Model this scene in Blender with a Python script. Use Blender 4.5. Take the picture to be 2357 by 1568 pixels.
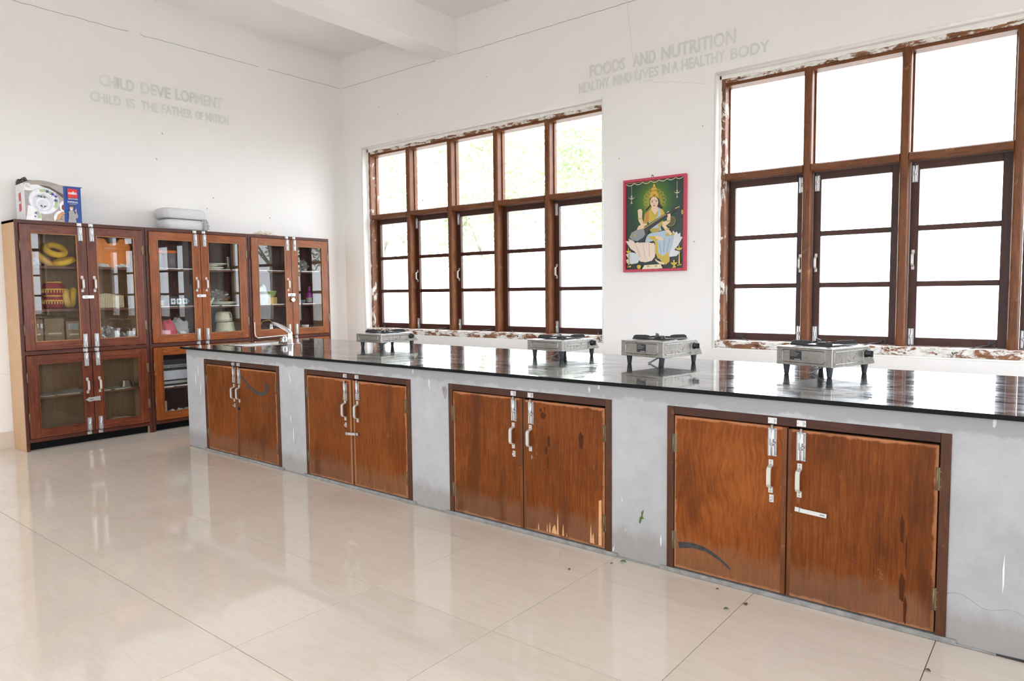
import bpy, math, random
from mathutils import Vector, Matrix, noise
random.seed(7)
R = math.radians
sc = bpy.context.scene
COL = sc.collection
for o in list(bpy.data.objects): bpy.data.objects.remove(o)

# ------------------------------------------------------------------ camera, sky, exposure
cam_d = bpy.data.cameras.new('camera'); cam = bpy.data.objects.new('camera', cam_d); COL.objects.link(cam)
cam_d.sensor_width = 36.0; cam_d.lens = 1612.35/2357*36.0; cam_d.clip_start = 0.05; cam_d.clip_end = 300
yaw, pitch, roll = 0.67587, -0.06836, -0.01025
fwd = Vector((-math.sin(yaw)*math.cos(pitch), math.cos(yaw)*math.cos(pitch), math.sin(pitch)))
r0 = Vector((math.cos(yaw), math.sin(yaw), 0)); u0 = r0.cross(fwd)
rt = r0*math.cos(roll)+u0*math.sin(roll); up = -r0*math.sin(roll)+u0*math.cos(roll)
cm = Matrix((rt, up, -fwd)).transposed().to_4x4(); cm.translation = Vector((6.3517, -4.9713, 1.15366))
cam.matrix_world = cm
sc.camera = cam
sc.view_settings.view_transform = 'Standard'; sc.view_settings.look = 'None'
sc.view_settings.exposure = 0.0; sc.view_settings.gamma = 1.0; sc.view_settings.use_curve_mapping = False
world = bpy.data.worlds.new('overcast_sky'); sc.world = world; world.use_nodes = True
bg = world.node_tree.nodes['Background']; bg.inputs[0].default_value = (0.915, 0.947, 1.035, 1); bg.inputs[1].default_value = 10.0
cy = sc.cycles
cy.use_denoising = True
cy.max_bounces = 12; cy.diffuse_bounces = 9; cy.glossy_bounces = 5; cy.transparent_max_bounces = 24; cy.transmission_bounces = 6
cy.sample_clamp_indirect = 8.0; cy.caustics_reflective = False; cy.caustics_refractive = False

RX, RY = 8.3, -8.4          # room extents (x from 0, y down to RY)
CZ = 3.725                   # ceiling height
WINX = (0.325, 4.28)  # left edges of the window openings in the long walls
WINY = (-3.44, -7.60)        # lower edges of the openings in the right wall
WW, WZ0, WZ1 = 3.0, 0.725, 2.71
def portal(loc, rot):
    l = bpy.data.lights.new('window_portal', 'AREA'); l.shape = 'RECTANGLE'; l.size = WW; l.size_y = WZ1-WZ0
    l.cycles.is_portal = True
    o = bpy.data.objects.new('window_portal', l); COL.objects.link(o); o.location = loc; o.rotation_euler = rot
WZM = (WZ0+WZ1)/2
for wx in WINX:
    portal((wx+WW/2, 0.26, WZM), (R(-90), 0, 0)); portal((wx+WW/2, RY-0.26, WZM), (R(90), 0, 0))
for wy in WINY: portal((RX+.26, wy+WW/2, WZM), (R(90), 0, R(90)))

# ------------------------------------------------------------------ mesh helpers
class MB:
    def __init__(s): s.v=[]; s.f=[]; s.m=[]; s.sm=[]
    def add(s, vs, fs, m=0, smooth=False):
        n=len(s.v); s.v += [tuple(v) for v in vs]
        for f in fs: s.f.append([i+n for i in f]); s.m.append(m); s.sm.append(smooth)
        return s
    def box(s, x0,y0,z0,x1,y1,z1,m=0):
        x0,x1=sorted((x0,x1)); y0,y1=sorted((y0,y1)); z0,z1=sorted((z0,z1))
        return s.add([(x0,y0,z0),(x1,y0,z0),(x1,y1,z0),(x0,y1,z0),(x0,y0,z1),(x1,y0,z1),(x1,y1,z1),(x0,y1,z1)],
              [(0,3,2,1),(4,5,6,7),(0,1,5,4),(1,2,6,5),(2,3,7,6),(3,0,4,7)],m)
    def prism(s, pts, ax, a0, a1, m=0, smooth=False):
        # pts in the two other axes (cyclic order x,y,z without ax), extruded along ax
        def P(p,a):
            return (a,p[0],p[1]) if ax==0 else ((p[0],a,p[1]) if ax==1 else (p[0],p[1],a))
        n=len(pts)
        area=sum(pts[i][0]*pts[(i+1)%n][1]-pts[(i+1)%n][0]*pts[i][1] for i in range(n))
        if (area<0) != (ax==1): pts=pts[::-1]
        if a0>a1: a0,a1=a1,a0
        vs=[P(p,a0) for p in pts]+[P(p,a1) for p in pts]
        s.add(vs,[list(range(n))[::-1],list(range(n,2*n))],m)
        k=len(s.v)-2*n
        for i in range(n):
            j=(i+1)%n; s.f.append([k+i,k+j,k+n+j,k+n+i]); s.m.append(m); s.sm.append(smooth)
        return s
    def poly(s, pts3, m=0): return s.add(pts3,[list(range(len(pts3)))],m)
    def lathe(s, prof, c=(0,0,0), n=24, m=0, axis=2, cap=True, smooth=True):
        vs=[]; fs=[]
        for (r,h) in prof:
            for i in range(n):
                a=2*math.pi*i/n; p=(r*math.cos(a), r*math.sin(a), h)
                if axis==0: p=(p[2],p[0],p[1])
                elif axis==1: p=(p[1],p[2],p[0])
                vs.append((p[0]+c[0],p[1]+c[1],p[2]+c[2]))
        for k in range(len(prof)-1):
            for i in range(n):
                j=(i+1)%n; fs.append((k*n+i,k*n+j,(k+1)*n+j,(k+1)*n+i))
        s.add(vs,fs,m,smooth)
        if cap:
            b=len(s.v)-len(vs)
            s.f.append([b+i for i in range(n)][::-1]); s.m.append(m); s.sm.append(False)
            t=b+(len(prof)-1)*n
            s.f.append([t+i for i in range(n)]); s.m.append(m); s.sm.append(False)
        return s
    def cyl(s, a, b, r, n=12, m=0, r2=None): return s.tube([a,b], r, n, m, r2)
    def tube(s, path, r, n=8, m=0, r2=None, closed=False):
        P=[Vector(p) for p in path]; L=len(P); vs=[]; fs=[]
        t0=(P[1]-P[0]).normalized(); nrm=t0.orthogonal().normalized()
        for k in range(L):
            if closed: t=(P[(k+1)%L]-P[k-1]).normalized()
            else: t=(P[min(k+1,L-1)]-P[max(k-1,0)]).normalized()
            nrm=(nrm-t*nrm.dot(t)).normalized(); bi=t.cross(nrm)
            rr=r if r2 is None else r+(r2-r)*k/(L-1)
            for i in range(n):
                a=2*math.pi*i/n; vs.append(P[k]+(nrm*math.cos(a)+bi*math.sin(a))*rr)
        for k in range(L if closed else L-1):
            for i in range(n):
                j=(i+1)%n; k2=(k+1)%L; fs.append((k*n+i,k*n+j,k2*n+j,k2*n+i))
        s.add(vs,fs,m,True)
        if not closed:
            b=len(s.v)-len(vs)
            s.f.append([b+i for i in range(n)][::-1]); s.m.append(m); s.sm.append(False)
            t=b+(L-1)*n; s.f.append([t+i for i in range(n)]); s.m.append(m); s.sm.append(False)
        return s
    def torus(s, c, R0, r0, rot=None, n=28, k=12, m=0, wob=0.0, seed=0):
        M=rot.to_matrix() if rot is not None else Matrix.Identity(3); vs=[]; fs=[]
        for i in range(n):
            a=2*math.pi*i/n
            for j in range(k):
                b=2*math.pi*j/k
                w=1+wob*noise.noise(Vector((math.cos(a)*2+seed,math.sin(a)*2,b)))
                p=Vector(((R0+r0*w*math.cos(b))*math.cos(a),(R0+r0*w*math.cos(b))*math.sin(a),r0*w*math.sin(b)))
                vs.append(M@p+Vector(c))
        for i in range(n):
            for j in range(k):
                i2=(i+1)%n; j2=(j+1)%k; fs.append((i*k+j,i2*k+j,i2*k+j2,i*k+j2))
        return s.add(vs,fs,m,True)
    def blob(s, c, rad, seed=0, amp=0.25, fr=2.2, n=26, k=16, m=0, floor=None, smooth=True, power=1.0):
        # a crumpled lump: sphere pushed in and out by noise, flattened at its base
        vs=[]; fs=[]
        for i in range(k+1):
            th=math.pi*i/k
            for j in range(n):
                ph=2*math.pi*j/n
                d=Vector((math.sin(th)*math.cos(ph),math.sin(th)*math.sin(ph),math.cos(th)))
                w=1+amp*noise.noise(d*fr+Vector((seed*7.1,seed*3.3,0)))+amp*.5*noise.noise(d*fr*2.7+Vector((0,seed*5.3,1)))
                p=Vector((c[0]+d.x*rad[0]*w,c[1]+d.y*rad[1]*w,c[2]+d.z*rad[2]*w))
                if floor is not None and p.z<floor: p.z=floor
                vs.append(p)
        for i in range(k):
            for j in range(n):
                j2=(j+1)%n; fs.append((i*n+j,(i+1)*n+j,(i+1)*n+j2,i*n+j2))
        return s.add(vs,fs,m,smooth)
    def loft(s, rings, m=0, smooth=True, caps=(False,False)):
        n=len(rings[0]); vs=[p for r in rings for p in r]; fs=[]
        for k in range(len(rings)-1):
            for i in range(n):
                j=(i+1)%n; fs.append((k*n+i,k*n+j,(k+1)*n+j,(k+1)*n+i))
        s.add(vs,fs,m,smooth); b=len(s.v)-len(vs)
        if caps[0]: s.f.append([b+i for i in range(n)][::-1]); s.m.append(m); s.sm.append(False)
        if caps[1]: t=b+(len(rings)-1)*n; s.f.append([t+i for i in range(n)]); s.m.append(m); s.sm.append(False)
        return s
    def mesh(s, name, mats, origin=(0,0,0)):
        me=bpy.data.meshes.new(name)
        ox,oy,oz=origin
        me.from_pydata([(v[0]-ox,v[1]-oy,v[2]-oz) for v in s.v],[],s.f)
        if not isinstance(mats,(list,tuple)): mats=[mats]
        for mt in mats: me.materials.append(M[mt] if isinstance(mt,str) else mt)
        me.polygons.foreach_set('material_index',s.m); me.polygons.foreach_set('use_smooth',s.sm)
        me.update(); return me

def rrect(x0,y0,x1,y1,r,z,n=5):
    pts=[]
    for cx,cy_,a0 in ((x1-r,y1-r,0),(x0+r,y1-r,90),(x0+r,y0+r,180),(x1-r,y0+r,270)):
        for i in range(n+1):
            a=R(a0+90*i/n); pts.append((cx+r*math.cos(a),cy_+r*math.sin(a),z))
    return pts

def tag(o, label=None, cat=None, group=None, kind=None):
    if label: o['label']=label
    if cat: o['category']=cat
    if group: o['group']=group
    if kind: o['kind']=kind
    return o
def wloc(o):
    v=Vector((0,0,0))
    while o is not None: v=v+o.location; o=o.parent
    return v
def place(name, me, parent=None, loc=(0,0,0), rot=(0,0,0)):
    o=bpy.data.objects.new(name,me); COL.objects.link(o); o.parent=parent; o.location=loc; o.rotation_euler=rot
    return o
def bev(o, w, seg=2):
    md=o.modifiers.new('bevel','BEVEL'); md.width=w; md.segments=seg; md.limit_method='ANGLE'; md.angle_limit=R(40)
    md.harden_normals=False
    return o
def build(name, mb, mats, parent=None, bevel=0, origin=None):
    """geometry given in world metres -> one mesh object; its origin sits at the parent (or at `origin`)"""
    org = wloc(parent) if origin is None and parent is not None else (Vector(origin) if origin is not None else Vector((0,0,0)))
    me=mb.mesh(name,mats,org)
    pl=wloc(parent) if parent is not None else Vector((0,0,0))
    o=place(name,me,parent,org-pl)
    if bevel: bev(o,bevel)
    return o
def root(name, loc, label=None, cat=None, group=None, kind=None, rz=0):
    o=bpy.data.objects.new(name,None); COL.objects.link(o); o.location=loc; o.rotation_euler=(0,0,rz); o.empty_display_size=.05
    return tag(o,label,cat,group,kind)
def structure(name, mb, mats, bevel=0):
    return tag(build(name,mb,mats,bevel=bevel),kind='structure')
def thing(name, mb, mats, label, cat, group=None, bevel=0, origin=None):
    if origin is None:
        xs=[v[0] for v in mb.v]; ys=[v[1] for v in mb.v]; zs=[v[2] for v in mb.v]
        origin=((min(xs)+max(xs))/2,(min(ys)+max(ys))/2,min(zs))
    return tag(build(name,mb,mats,origin=origin,bevel=bevel),label,cat,group)

# lettering: built-in font turned into mesh and fitted to a width and height
def text_mesh(s, w, h, mat, bold=0.0, map3=None, name='lettering'):
    cu=bpy.data.curves.new('t','FONT'); cu.body=s; cu.size=1.0; cu.resolution_u=3
    ob=bpy.data.objects.new('t',cu); COL.objects.link(ob)
    me=bpy.data.meshes.new_from_object(ob)
    bpy.data.objects.remove(ob); bpy.data.curves.remove(cu)
    xs=[v.co.x for v in me.vertices]; ys=[v.co.y for v in me.vertices]
    x0,x1,y0,y1=min(xs),max(xs),min(ys),max(ys); t=bold*h
    src=[((v.co.x-x0)/(x1-x0)*(w-2*t)+t,(v.co.y-y0)/(y1-y0)*(h-2*t)+t) for v in me.vertices]; fcs=[list(p.vertices) for p in me.polygons]
    bpy.data.meshes.remove(me)
    # thick brush strokes: the outline laid down a few times, each coat a hair above the last
    mb=MB()
    for k,(du,dv) in enumerate(((0,0),(t,0),(-t,0),(0,t),(0,-t),(.7*t,.7*t),(-.7*t,-.7*t),(.7*t,-.7*t),(-.7*t,.7*t)) if bold else ((0,0),)):
        vs=[]
        for a,b in src:
            p=map3(a+du,b+dv); q=map3(a+du,b+dv,k*.00012) if bold else p
            vs.append(q)
        mb.add(vs,fcs)
    return mb.mesh(name,mat)

# ------------------------------------------------------------------ materials
M={}
def nmat(name):
    m=bpy.data.materials.new(name); m.use_nodes=True; M[name]=m
    nt=m.node_tree; b=nt.nodes['Principled BSDF']; return m,nt,b
def N(nt,t,**kw):
    n=nt.nodes.new(t)
    for k,v in kw.items():
        if k.startswith('_'): setattr(n,k[1:],v)
        else:
            key=k.replace('__',' ')
            n.inputs[int(key[1:]) if key[0]=='i' and key[1:].isdigit() else key].default_value=v
    return n
def c4(c): return (c[0],c[1],c[2],1.0)
def ramp(nt, fac, stops):
    r=nt.nodes.new('ShaderNodeValToRGB'); e=r.color_ramp.elements
    while len(e)<len(stops): e.new(0.5)
    for i,(p,c) in enumerate(stops): e[i].position=p; e[i].color=c4(c)
    nt.links.new(fac,r.inputs[0]); return r.outputs[0]
def coords(nt, kind='Object', scale=(1,1,1), world=False):
    if world:
        g=nt.nodes.new('ShaderNodeNewGeometry'); src=g.outputs['Position']
    else:
        tc=nt.nodes.new('ShaderNodeTexCoord'); src=tc.outputs[kind]
    mp=nt.nodes.new('ShaderNodeMapping'); mp.inputs['Scale'].default_value=scale
    nt.links.new(src,mp.inputs[0]); return mp.outputs[0]
def noise_n(nt, vec, scale, detail=4, rough=.55, dist=0):
    n=nt.nodes.new('ShaderNodeTexNoise'); n.inputs['Scale'].default_value=scale; n.inputs['Detail'].default_value=detail
    n.inputs['Roughness'].default_value=rough; n.inputs['Distortion'].default_value=dist
    nt.links.new(vec,n.inputs['Vector']); return n.outputs['Fac']
def mixc(nt, fac, a, b):
    m=nt.nodes.new('ShaderNodeMix'); m.data_type='RGBA'
    for val,idx in ((fac,0),(a,6),(b,7)):
        if hasattr(val,'links'): nt.links.new(val,m.inputs[idx])
        else: m.inputs[idx].default_value = val if idx==0 else c4(val)
    return m.outputs[2]
def mathn(nt, op, a, b=None, clamp=False):
    m=nt.nodes.new('ShaderNodeMath'); m.operation=op; m.use_clamp=clamp
    for i,val in enumerate((a,b)):
        if val is None: continue
        if hasattr(val,'links'): nt.links.new(val,m.inputs[i])
        else: m.inputs[i].default_value=val
    return m.outputs[0]
def bump(nt, b, h, strength=.2, dist=.002):
    n=nt.nodes.new('ShaderNodeBump'); n.inputs['Strength'].default_value=strength; n.inputs['Distance'].default_value=dist
    nt.links.new(h,n.inputs['Height']); nt.links.new(n.outputs[0],b.inputs['Normal'])
def plain(name, col, rough=.5, metal=0.0, spec=None, var=0.0, sc_=40, trans=0, coat=0):
    m,nt,b=nmat(name); b.inputs['Base Color'].default_value=c4(col); b.inputs['Roughness'].default_value=rough; b.inputs['Metallic'].default_value=metal
    if coat: b.inputs['Coat Weight'].default_value=coat
    if var:
        v=coords(nt,'Object'); f=noise_n(nt,v,sc_)
        nt.links.new(ramp(nt,f,[(.3,[c*(1-var) for c in col]),(.7,[min(1,c*(1+var)) for c in col])]),b.inputs['Base Color'])
    return m
def wood(name, dark, light, axis=2, rough=.35, sc_=9, worn=None, wamt=.55, dirt=None, worldc=True, coat=0.0):
    """varnished grain running along `axis`; optional worn patches of bare wood"""
    m,nt,b=nmat(name)
    s=[1,1,1]; s[axis]=.09
    v=coords(nt,'Object',tuple(s),world=worldc)
    g=noise_n(nt,v,sc_*9,5,.62,.6)
    v2=coords(nt,'Object',(1,1,1),world=worldc); big=noise_n(nt,v2,sc_*.55,3,.6)
    f=mathn(nt,'ADD',mathn(nt,'MULTIPLY',g,.65),mathn(nt,'MULTIPLY',big,.35))
    col=ramp(nt,f,[(.34,dark),(.52,[(a+c)/2 for a,c in zip(dark,light)]),(.68,light)])
    if worn:
        wn=noise_n(nt,v2,sc_*1.3,6,.7,.3)
        col=mixc(nt,ramp(nt,wn,[(wamt,(0,0,0)),(wamt+.10,(1,1,1))]),col,worn)
    nt.links.new(col,b.inputs['Base Color']); b.inputs['Roughness'].default_value=rough
    if coat: b.inputs['Coat Weight'].default_value=coat; b.inputs['Coat Roughness'].default_value=.18
    b.inputs['Specular IOR Level'].default_value=.3; bump(nt,b,g,.12,.001); return m

def mats():
    # wall paint: off-white lime wash with faint clouding and trowel relief
    for nm,base in (('wall_paint',(.845,.832,.815)),('ceiling_paint',(.85,.838,.82))):
        m,nt,b=nmat(nm); v=coords(nt,world=True)
        a=noise_n(nt,v,.9,5,.6); c=noise_n(nt,v,7,4,.6)
        f=mathn(nt,'ADD',mathn(nt,'MULTIPLY',a,.7),mathn(nt,'MULTIPLY',c,.3))
        nt.links.new(ramp(nt,f,[(.35,[x*.965 for x in base]),(.6,base),(.75,[min(1,x*1.03) for x in base])]),b.inputs['Base Color'])
        b.inputs['Roughness'].default_value=.62; bump(nt,b,noise_n(nt,v,38,4,.6),.10,.004)
    plain('plaster_white',(.86,.85,.82),.6,var=.05,sc_=20)
    # faded wall lettering
    m,nt,b=nmat('faded_paint'); v=coords(nt,world=True); f=noise_n(nt,v,3.2,4,.6)
    nt.links.new(ramp(nt,f,[(.28,(.79,.78,.765)),(.45,(.715,.712,.70)),(.68,(.64,.645,.645))]),b.inputs['Base Color']); b.inputs['Roughness'].default_value=.65
    plain('crack',(.34,.31,.27),.9); plain('crack_soft',(.58,.55,.50),.9)
    # floor tile: polished beige vitrified tile with fine slanted veins, each tile slightly different
    m,nt,b=nmat('floor_tile'); v=coords(nt,world=True,scale=(1,1,1))
    oi=nt.nodes.new('ShaderNodeObjectInfo')
    mp=nt.nodes.new('ShaderNodeMapping'); mp.inputs['Rotation'].default_value=(0,0,R(-32)); mp.inputs['Scale'].default_value=(1.0,6.5,1)
    nt.links.new(v,mp.inputs[0])
    comb=nt.nodes.new('ShaderNodeVectorMath'); comb.operation='ADD'; nt.links.new(mp.outputs[0],comb.inputs[0])
    sc3=nt.nodes.new('ShaderNodeCombineXYZ'); nt.links.new(mathn(nt,'MULTIPLY',oi.outputs['Random'],37.0),sc3.inputs[0]); nt.links.new(sc3.outputs[0],comb.inputs[1])
    vein=noise_n(nt,comb.outputs[0],5.5,7,.68,1.2); cloud=noise_n(nt,v,2.0,4,.6)
    f=mathn(nt,'ADD',mathn(nt,'MULTIPLY',vein,.6),mathn(nt,'MULTIPLY',cloud,.4))
    col=ramp(nt,f,[(.30,(.61,.53,.445)),(.5,(.665,.59,.51)),(.68,(.70,.635,.56))])
    hs=nt.nodes.new('ShaderNodeHueSaturation'); nt.links.new(col,hs.inputs['Color'])
    nt.links.new(mathn(nt,'ADD',mathn(nt,'MULTIPLY',oi.outputs['Random'],.07),.965),hs.inputs['Value'])
    nt.links.new(hs.outputs[0],b.inputs['Base Color'])
    nt.links.new(ramp(nt,noise_n(nt,v,4.5,5,.65),[(.35,(.035,.035,.035)),(.75,(.11,.11,.11))]),b.inputs['Roughness'])
    b.inputs['Specular IOR Level'].default_value=.62
    plain('grout',(.16,.13,.10),.9)
    # cement plaster of the counter
    m,nt,b=nmat('cement'); v=coords(nt,world=True)
    a=noise_n(nt,v,2.1,6,.62); c=noise_n(nt,v,26,4,.6)
    f=mathn(nt,'ADD',mathn(nt,'MULTIPLY',a,.75),mathn(nt,'MULTIPLY',c,.25))
    col=ramp(nt,f,[(.33,(.335,.335,.335)),(.5,(.405,.41,.42)),(.68,(.465,.47,.485))])
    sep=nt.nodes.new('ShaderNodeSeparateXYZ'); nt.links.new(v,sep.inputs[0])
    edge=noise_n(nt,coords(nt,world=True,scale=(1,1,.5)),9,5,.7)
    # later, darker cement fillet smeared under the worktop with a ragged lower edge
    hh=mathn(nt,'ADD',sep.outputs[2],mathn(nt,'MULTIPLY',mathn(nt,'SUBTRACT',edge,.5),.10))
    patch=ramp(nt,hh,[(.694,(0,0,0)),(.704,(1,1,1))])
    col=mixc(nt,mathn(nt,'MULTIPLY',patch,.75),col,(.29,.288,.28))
    # mop splashes and mud: blotchy brown stains low on the plaster
    st=mathn(nt,'MULTIPLY',ramp(nt,mathn(nt,'ADD',sep.outputs[2],mathn(nt,'MULTIPLY',edge,-.17)),[(.0,(1,1,1)),(.06,(0,0,0))]),.45)
    col=mixc(nt,st,col,(.20,.17,.14))
    spl=noise_n(nt,coords(nt,world=True,scale=(1,1,.25)),34,2,.5)
    col=mixc(nt,ramp(nt,spl,[(.735,(0,0,0)),(.75,(1,1,1))]),col,(.6,.6,.6))
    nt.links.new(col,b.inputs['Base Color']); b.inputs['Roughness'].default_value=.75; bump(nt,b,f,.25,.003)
    plain('cement_dark',(.25,.25,.245),.8,var=.25,sc_=30)
    # black granite worktop, polished, smeared with dried water
    m,nt,b=nmat('granite'); v=coords(nt,world=True)
    sp=noise_n(nt,v,420,2,.5)
    nt.links.new(ramp(nt,sp,[(.45,(.006,.006,.008)),(.75,(.022,.022,.025))]),b.inputs['Base Color'])
    b.inputs['Roughness'].default_value=.03; b.inputs['IOR'].default_value=2.3
    v2=coords(nt,world=True,scale=(.8,1.7,1)); sm=noise_n(nt,v2,5.5,8,.74,1.2)   # film of dried water that scatters the reflections
    nt.links.new(ramp(nt,sm,[(.38,(.05,.05,.05)),(.50,(.45,.45,.45)),(.62,(.9,.9,.9))]),b.inputs['Coat Weight'])
    b.inputs['Coat Roughness'].default_value=.20; b.inputs['Coat IOR'].default_value=1.6
    wv=noise_n(nt,coords(nt,world=True,scale=(1,1,1)),16,4,.62,.8); bump(nt,b,wv,.018,.004)
    plain('granite_edge',(.006,.006,.007),.5); M['granite_edge'].node_tree.nodes['Principled BSDF'].inputs['Specular IOR Level'].default_value=.12
    # woods
    for tag_,dk,lt in (('one',(.065,.013,.007),(.215,.055,.020)),('two',(.15,.034,.007),(.37,.103,.020)),('three',(.15,.038,.010),(.36,.108,.028))):
        for ax,an in ((2,'v'),(1,'h')): wood('varnish_%s_%s'%(tag_,an),dk,lt,ax,.30,7,worn=tuple(min(1,x*1.25) for x in lt),wamt=.62,coat=.14)
    for ax,an in ((2,'v'),(1,'h'),(0,'x')): wood('varnish_dark_'+an,(.05,.013,.009),(.125,.034,.017),ax,.36,8,coat=.08)
    wood('bead_wood',(.25,.10,.035),(.38,.17,.065),2,.4,10)
    wood('board_back',(.19,.105,.05),(.31,.185,.095),2,.7,6)
    wood('maroon_back',(.035,.009,.009),(.085,.022,.018),2,.45,6)
    wood('shelf_wood',(.10,.035,.022),(.20,.075,.045),1,.5,8)
    plain('tan_laminate',(.52,.33,.185),.55,var=.06,sc_=9)
    for ax,an in ((2,'v'),(0,'h')):
        wood('window_wood_'+an,(.085,.024,.005),(.215,.070,.018),ax,.42,9,worn=(.27,.115,.052),wamt=.60)
        wood('sash_wood_'+an,(.028,.008,.004),(.075,.021,.009),ax,.42,9)
    # frame member next to the plaster: old white paint flaking off brown wood
    m,nt,b=nmat('peeling'); v=coords(nt,world=True,scale=(.8,1.6,1.8)); p1=noise_n(nt,v,9,8,.74,.5)
    v3=coords(nt,world=True,scale=(.12,1,1)); g=noise_n(nt,v3,60,4,.6)
    brown=ramp(nt,g,[(.35,(.13,.048,.02)),(.65,(.30,.135,.06))]); white=ramp(nt,noise_n(nt,v,30,5,.7),[(.3,(.50,.46,.40)),(.55,(.80,.78,.74))])
    nt.links.new(mixc(nt,ramp(nt,p1,[(.475,(0,0,0)),(.515,(1,1,1))]),brown,white),b.inputs['Base Color']); b.inputs['Roughness'].default_value=.7; bump(nt,b,p1,.4,.004)
    m,nt,b=nmat('peeling_less'); v=coords(nt,world=True,scale=(1.3,1.6,.8)); p1=noise_n(nt,v,7,8,.74,.5)
    brown=ramp(nt,noise_n(nt,coords(nt,world=True,scale=(1,1,.12)),60,4,.6),[(.35,(.12,.042,.016)),(.65,(.25,.10,.04))])
    nt.links.new(mixc(nt,ramp(nt,p1,[(.56,(0,0,0)),(.60,(1,1,1))]),brown,(.68,.66,.62)),b.inputs['Base Color']); b.inputs['Roughness'].default_value=.6
    # plywood counter doors: red-brown stain, rubbed pale along every edge, dusty towards the sill in blotches
    for k in range(4):
        m,nt,b=nmat('ply_%d'%k)
        tc=nt.nodes.new('ShaderNodeTexCoord'); sp=nt.nodes.new('ShaderNodeSeparateXYZ'); nt.links.new(tc.outputs['Generated'],sp.inputs[0])
        v=coords(nt,world=True,scale=(1,1,.06 if k else .09)); sw=noise_n(nt,coords(nt,world=True),1.7+.5*k,3,.5,.3)
        vadd=nt.nodes.new('ShaderNodeVectorMath'); vadd.operation='MULTIPLY_ADD'; nt.links.new(v,vadd.inputs[0]); vadd.inputs[1].default_value=(1,1,1)
        cx=nt.nodes.new('ShaderNodeCombineXYZ'); nt.links.new(mathn(nt,'MULTIPLY',sw,.02+.20*(k==0)),cx.inputs[0]); nt.links.new(cx.outputs[0],vadd.inputs[2])
        g=noise_n(nt,vadd.outputs[0],150 if k else 100,6,.7,.25); big=noise_n(nt,coords(nt,world=True),3.3,5,.6)
        f=mathn(nt,'ADD',mathn(nt,'MULTIPLY',g,.6),mathn(nt,'MULTIPLY',big,.4))
        br=(1.25,1.08,1.0,.95)[k]; b.inputs['Specular IOR Level'].default_value=.15
        col=ramp(nt,f,[(.33,[x*br for x in (.080,.019,.003)]),(.5,[x*br for x in (.165,.042,.006)]),(.68,[x*br for x in (.260,.078,.014)])])
        def edge(o): return mathn(nt,'MINIMUM',o,mathn(nt,'SUBTRACT',1.0,o))
        ed=mathn(nt,'MINIMUM',edge(sp.outputs[0]),mathn(nt,'MULTIPLY',edge(sp.outputs[2]),1.25))
        en=mathn(nt,'ADD',ed,mathn(nt,'MULTIPLY',mathn(nt,'SUBTRACT',noise_n(nt,coords(nt,world=True),11,5,.7),.5),.075))
        col=mixc(nt,ramp(nt,en,[(.012,(.8,.8,.8)),(.024,(0,0,0))]),col,(.42,.175,.078))
        du=mathn(nt,'ADD',sp.outputs[2],mathn(nt,'MULTIPLY',noise_n(nt,coords(nt,world=True),13,6,.75),-.26))
        col=mixc(nt,ramp(nt,du,[(0.0,(.34,.34,.34)),(.10,(0,0,0))]),col,(.20,.13,.085))
        scr=noise_n(nt,coords(nt,world=True,scale=(1.2,1,.5)),20,6,.8)
        col=mixc(nt,ramp(nt,scr,[(.63,(0,0,0)),(.71,(.45,.45,.45))]),col,(.30,.19,.12))
        drk=noise_n(nt,coords(nt,world=True,scale=(1.6,1,.45)),5.2,3,.5)
        col=mixc(nt,ramp(nt,drk,[(.58,(0,0,0)),(.70,(.6,.6,.6))]),col,(.070,.020,.005))
        nt.links.new(col,b.inputs['Base Color']); b.inputs['Roughness'].default_value=.5; bump(nt,b,g,.12,.001)
    wood('frame_wood_v',(.045,.014,.006),(.12,.042,.015),2,.5,9,worn=(.20,.08,.035),wamt=.64)
    wood('frame_wood_h',(.028,.008,.005),(.075,.023,.010),0,.5,9,worn=(.14,.055,.025),wamt=.66)
    plain('bare_wood',(.60,.33,.15),.6,var=.12,sc_=60); plain('stain_dark',(.070,.020,.006),.6); M['stain_dark'].node_tree.nodes['Principled BSDF'].inputs['Specular IOR Level'].default_value=.1; plain('char_mark',(.035,.033,.030),.7,var=.5,sc_=50)
    # metals and plastics
    plain('aluminium',(.62,.62,.62),.33,.8); plain('handle_metal',(.58,.56,.51),.40,.3); plain('steel_bright',(.75,.76,.77),.16,1.0)
    plain('bolt_plate',(.40,.40,.40),.36,.7); plain('brass_dull',(.20,.15,.085),.5,.6); plain('iron_dark',(.045,.045,.045),.5,.6); plain('screw',(.25,.25,.25),.4,.8)
    m,nt,b=nmat('stove_steel'); v=coords(nt,'Object'); n1=noise_n(nt,v,62,5,.75); n2=noise_n(nt,v,9,4,.6)
    f=mathn(nt,'ADD',mathn(nt,'MULTIPLY',n1,.75),mathn(nt,'MULTIPLY',n2,.25))
    rust=ramp(nt,f,[(.55,(0,0,0)),(.61,(1,1,1))])
    nt.links.new(mixc(nt,rust,ramp(nt,n2,[(.3,(.24,.226,.20)),(.7,(.36,.35,.33))]),(.16,.085,.04)),b.inputs['Base Color'])
    nt.links.new(mathn(nt,'SUBTRACT',.93,mathn(nt,'MULTIPLY',rust,.8)),b.inputs['Metallic']); nt.links.new(ramp(nt,n2,[(.3,(.24,.24,.24)),(.7,(.40,.40,.40))]),b.inputs['Roughness'])
    plain('stove_white',(.70,.70,.69),.25,.8,var=.08,sc_=30)
    plain('black_plastic',(.018,.018,.02),.4); plain('cast_iron',(.022,.020,.020),.55,.3,var=.3,sc_=80); plain('rubber',(.03,.033,.038),.55); plain('hose',(.30,.31,.31),.5)
    plain('plate_black',(.02,.02,.022),.45); plain('plate_text',(.38,.38,.36),.5)
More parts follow.
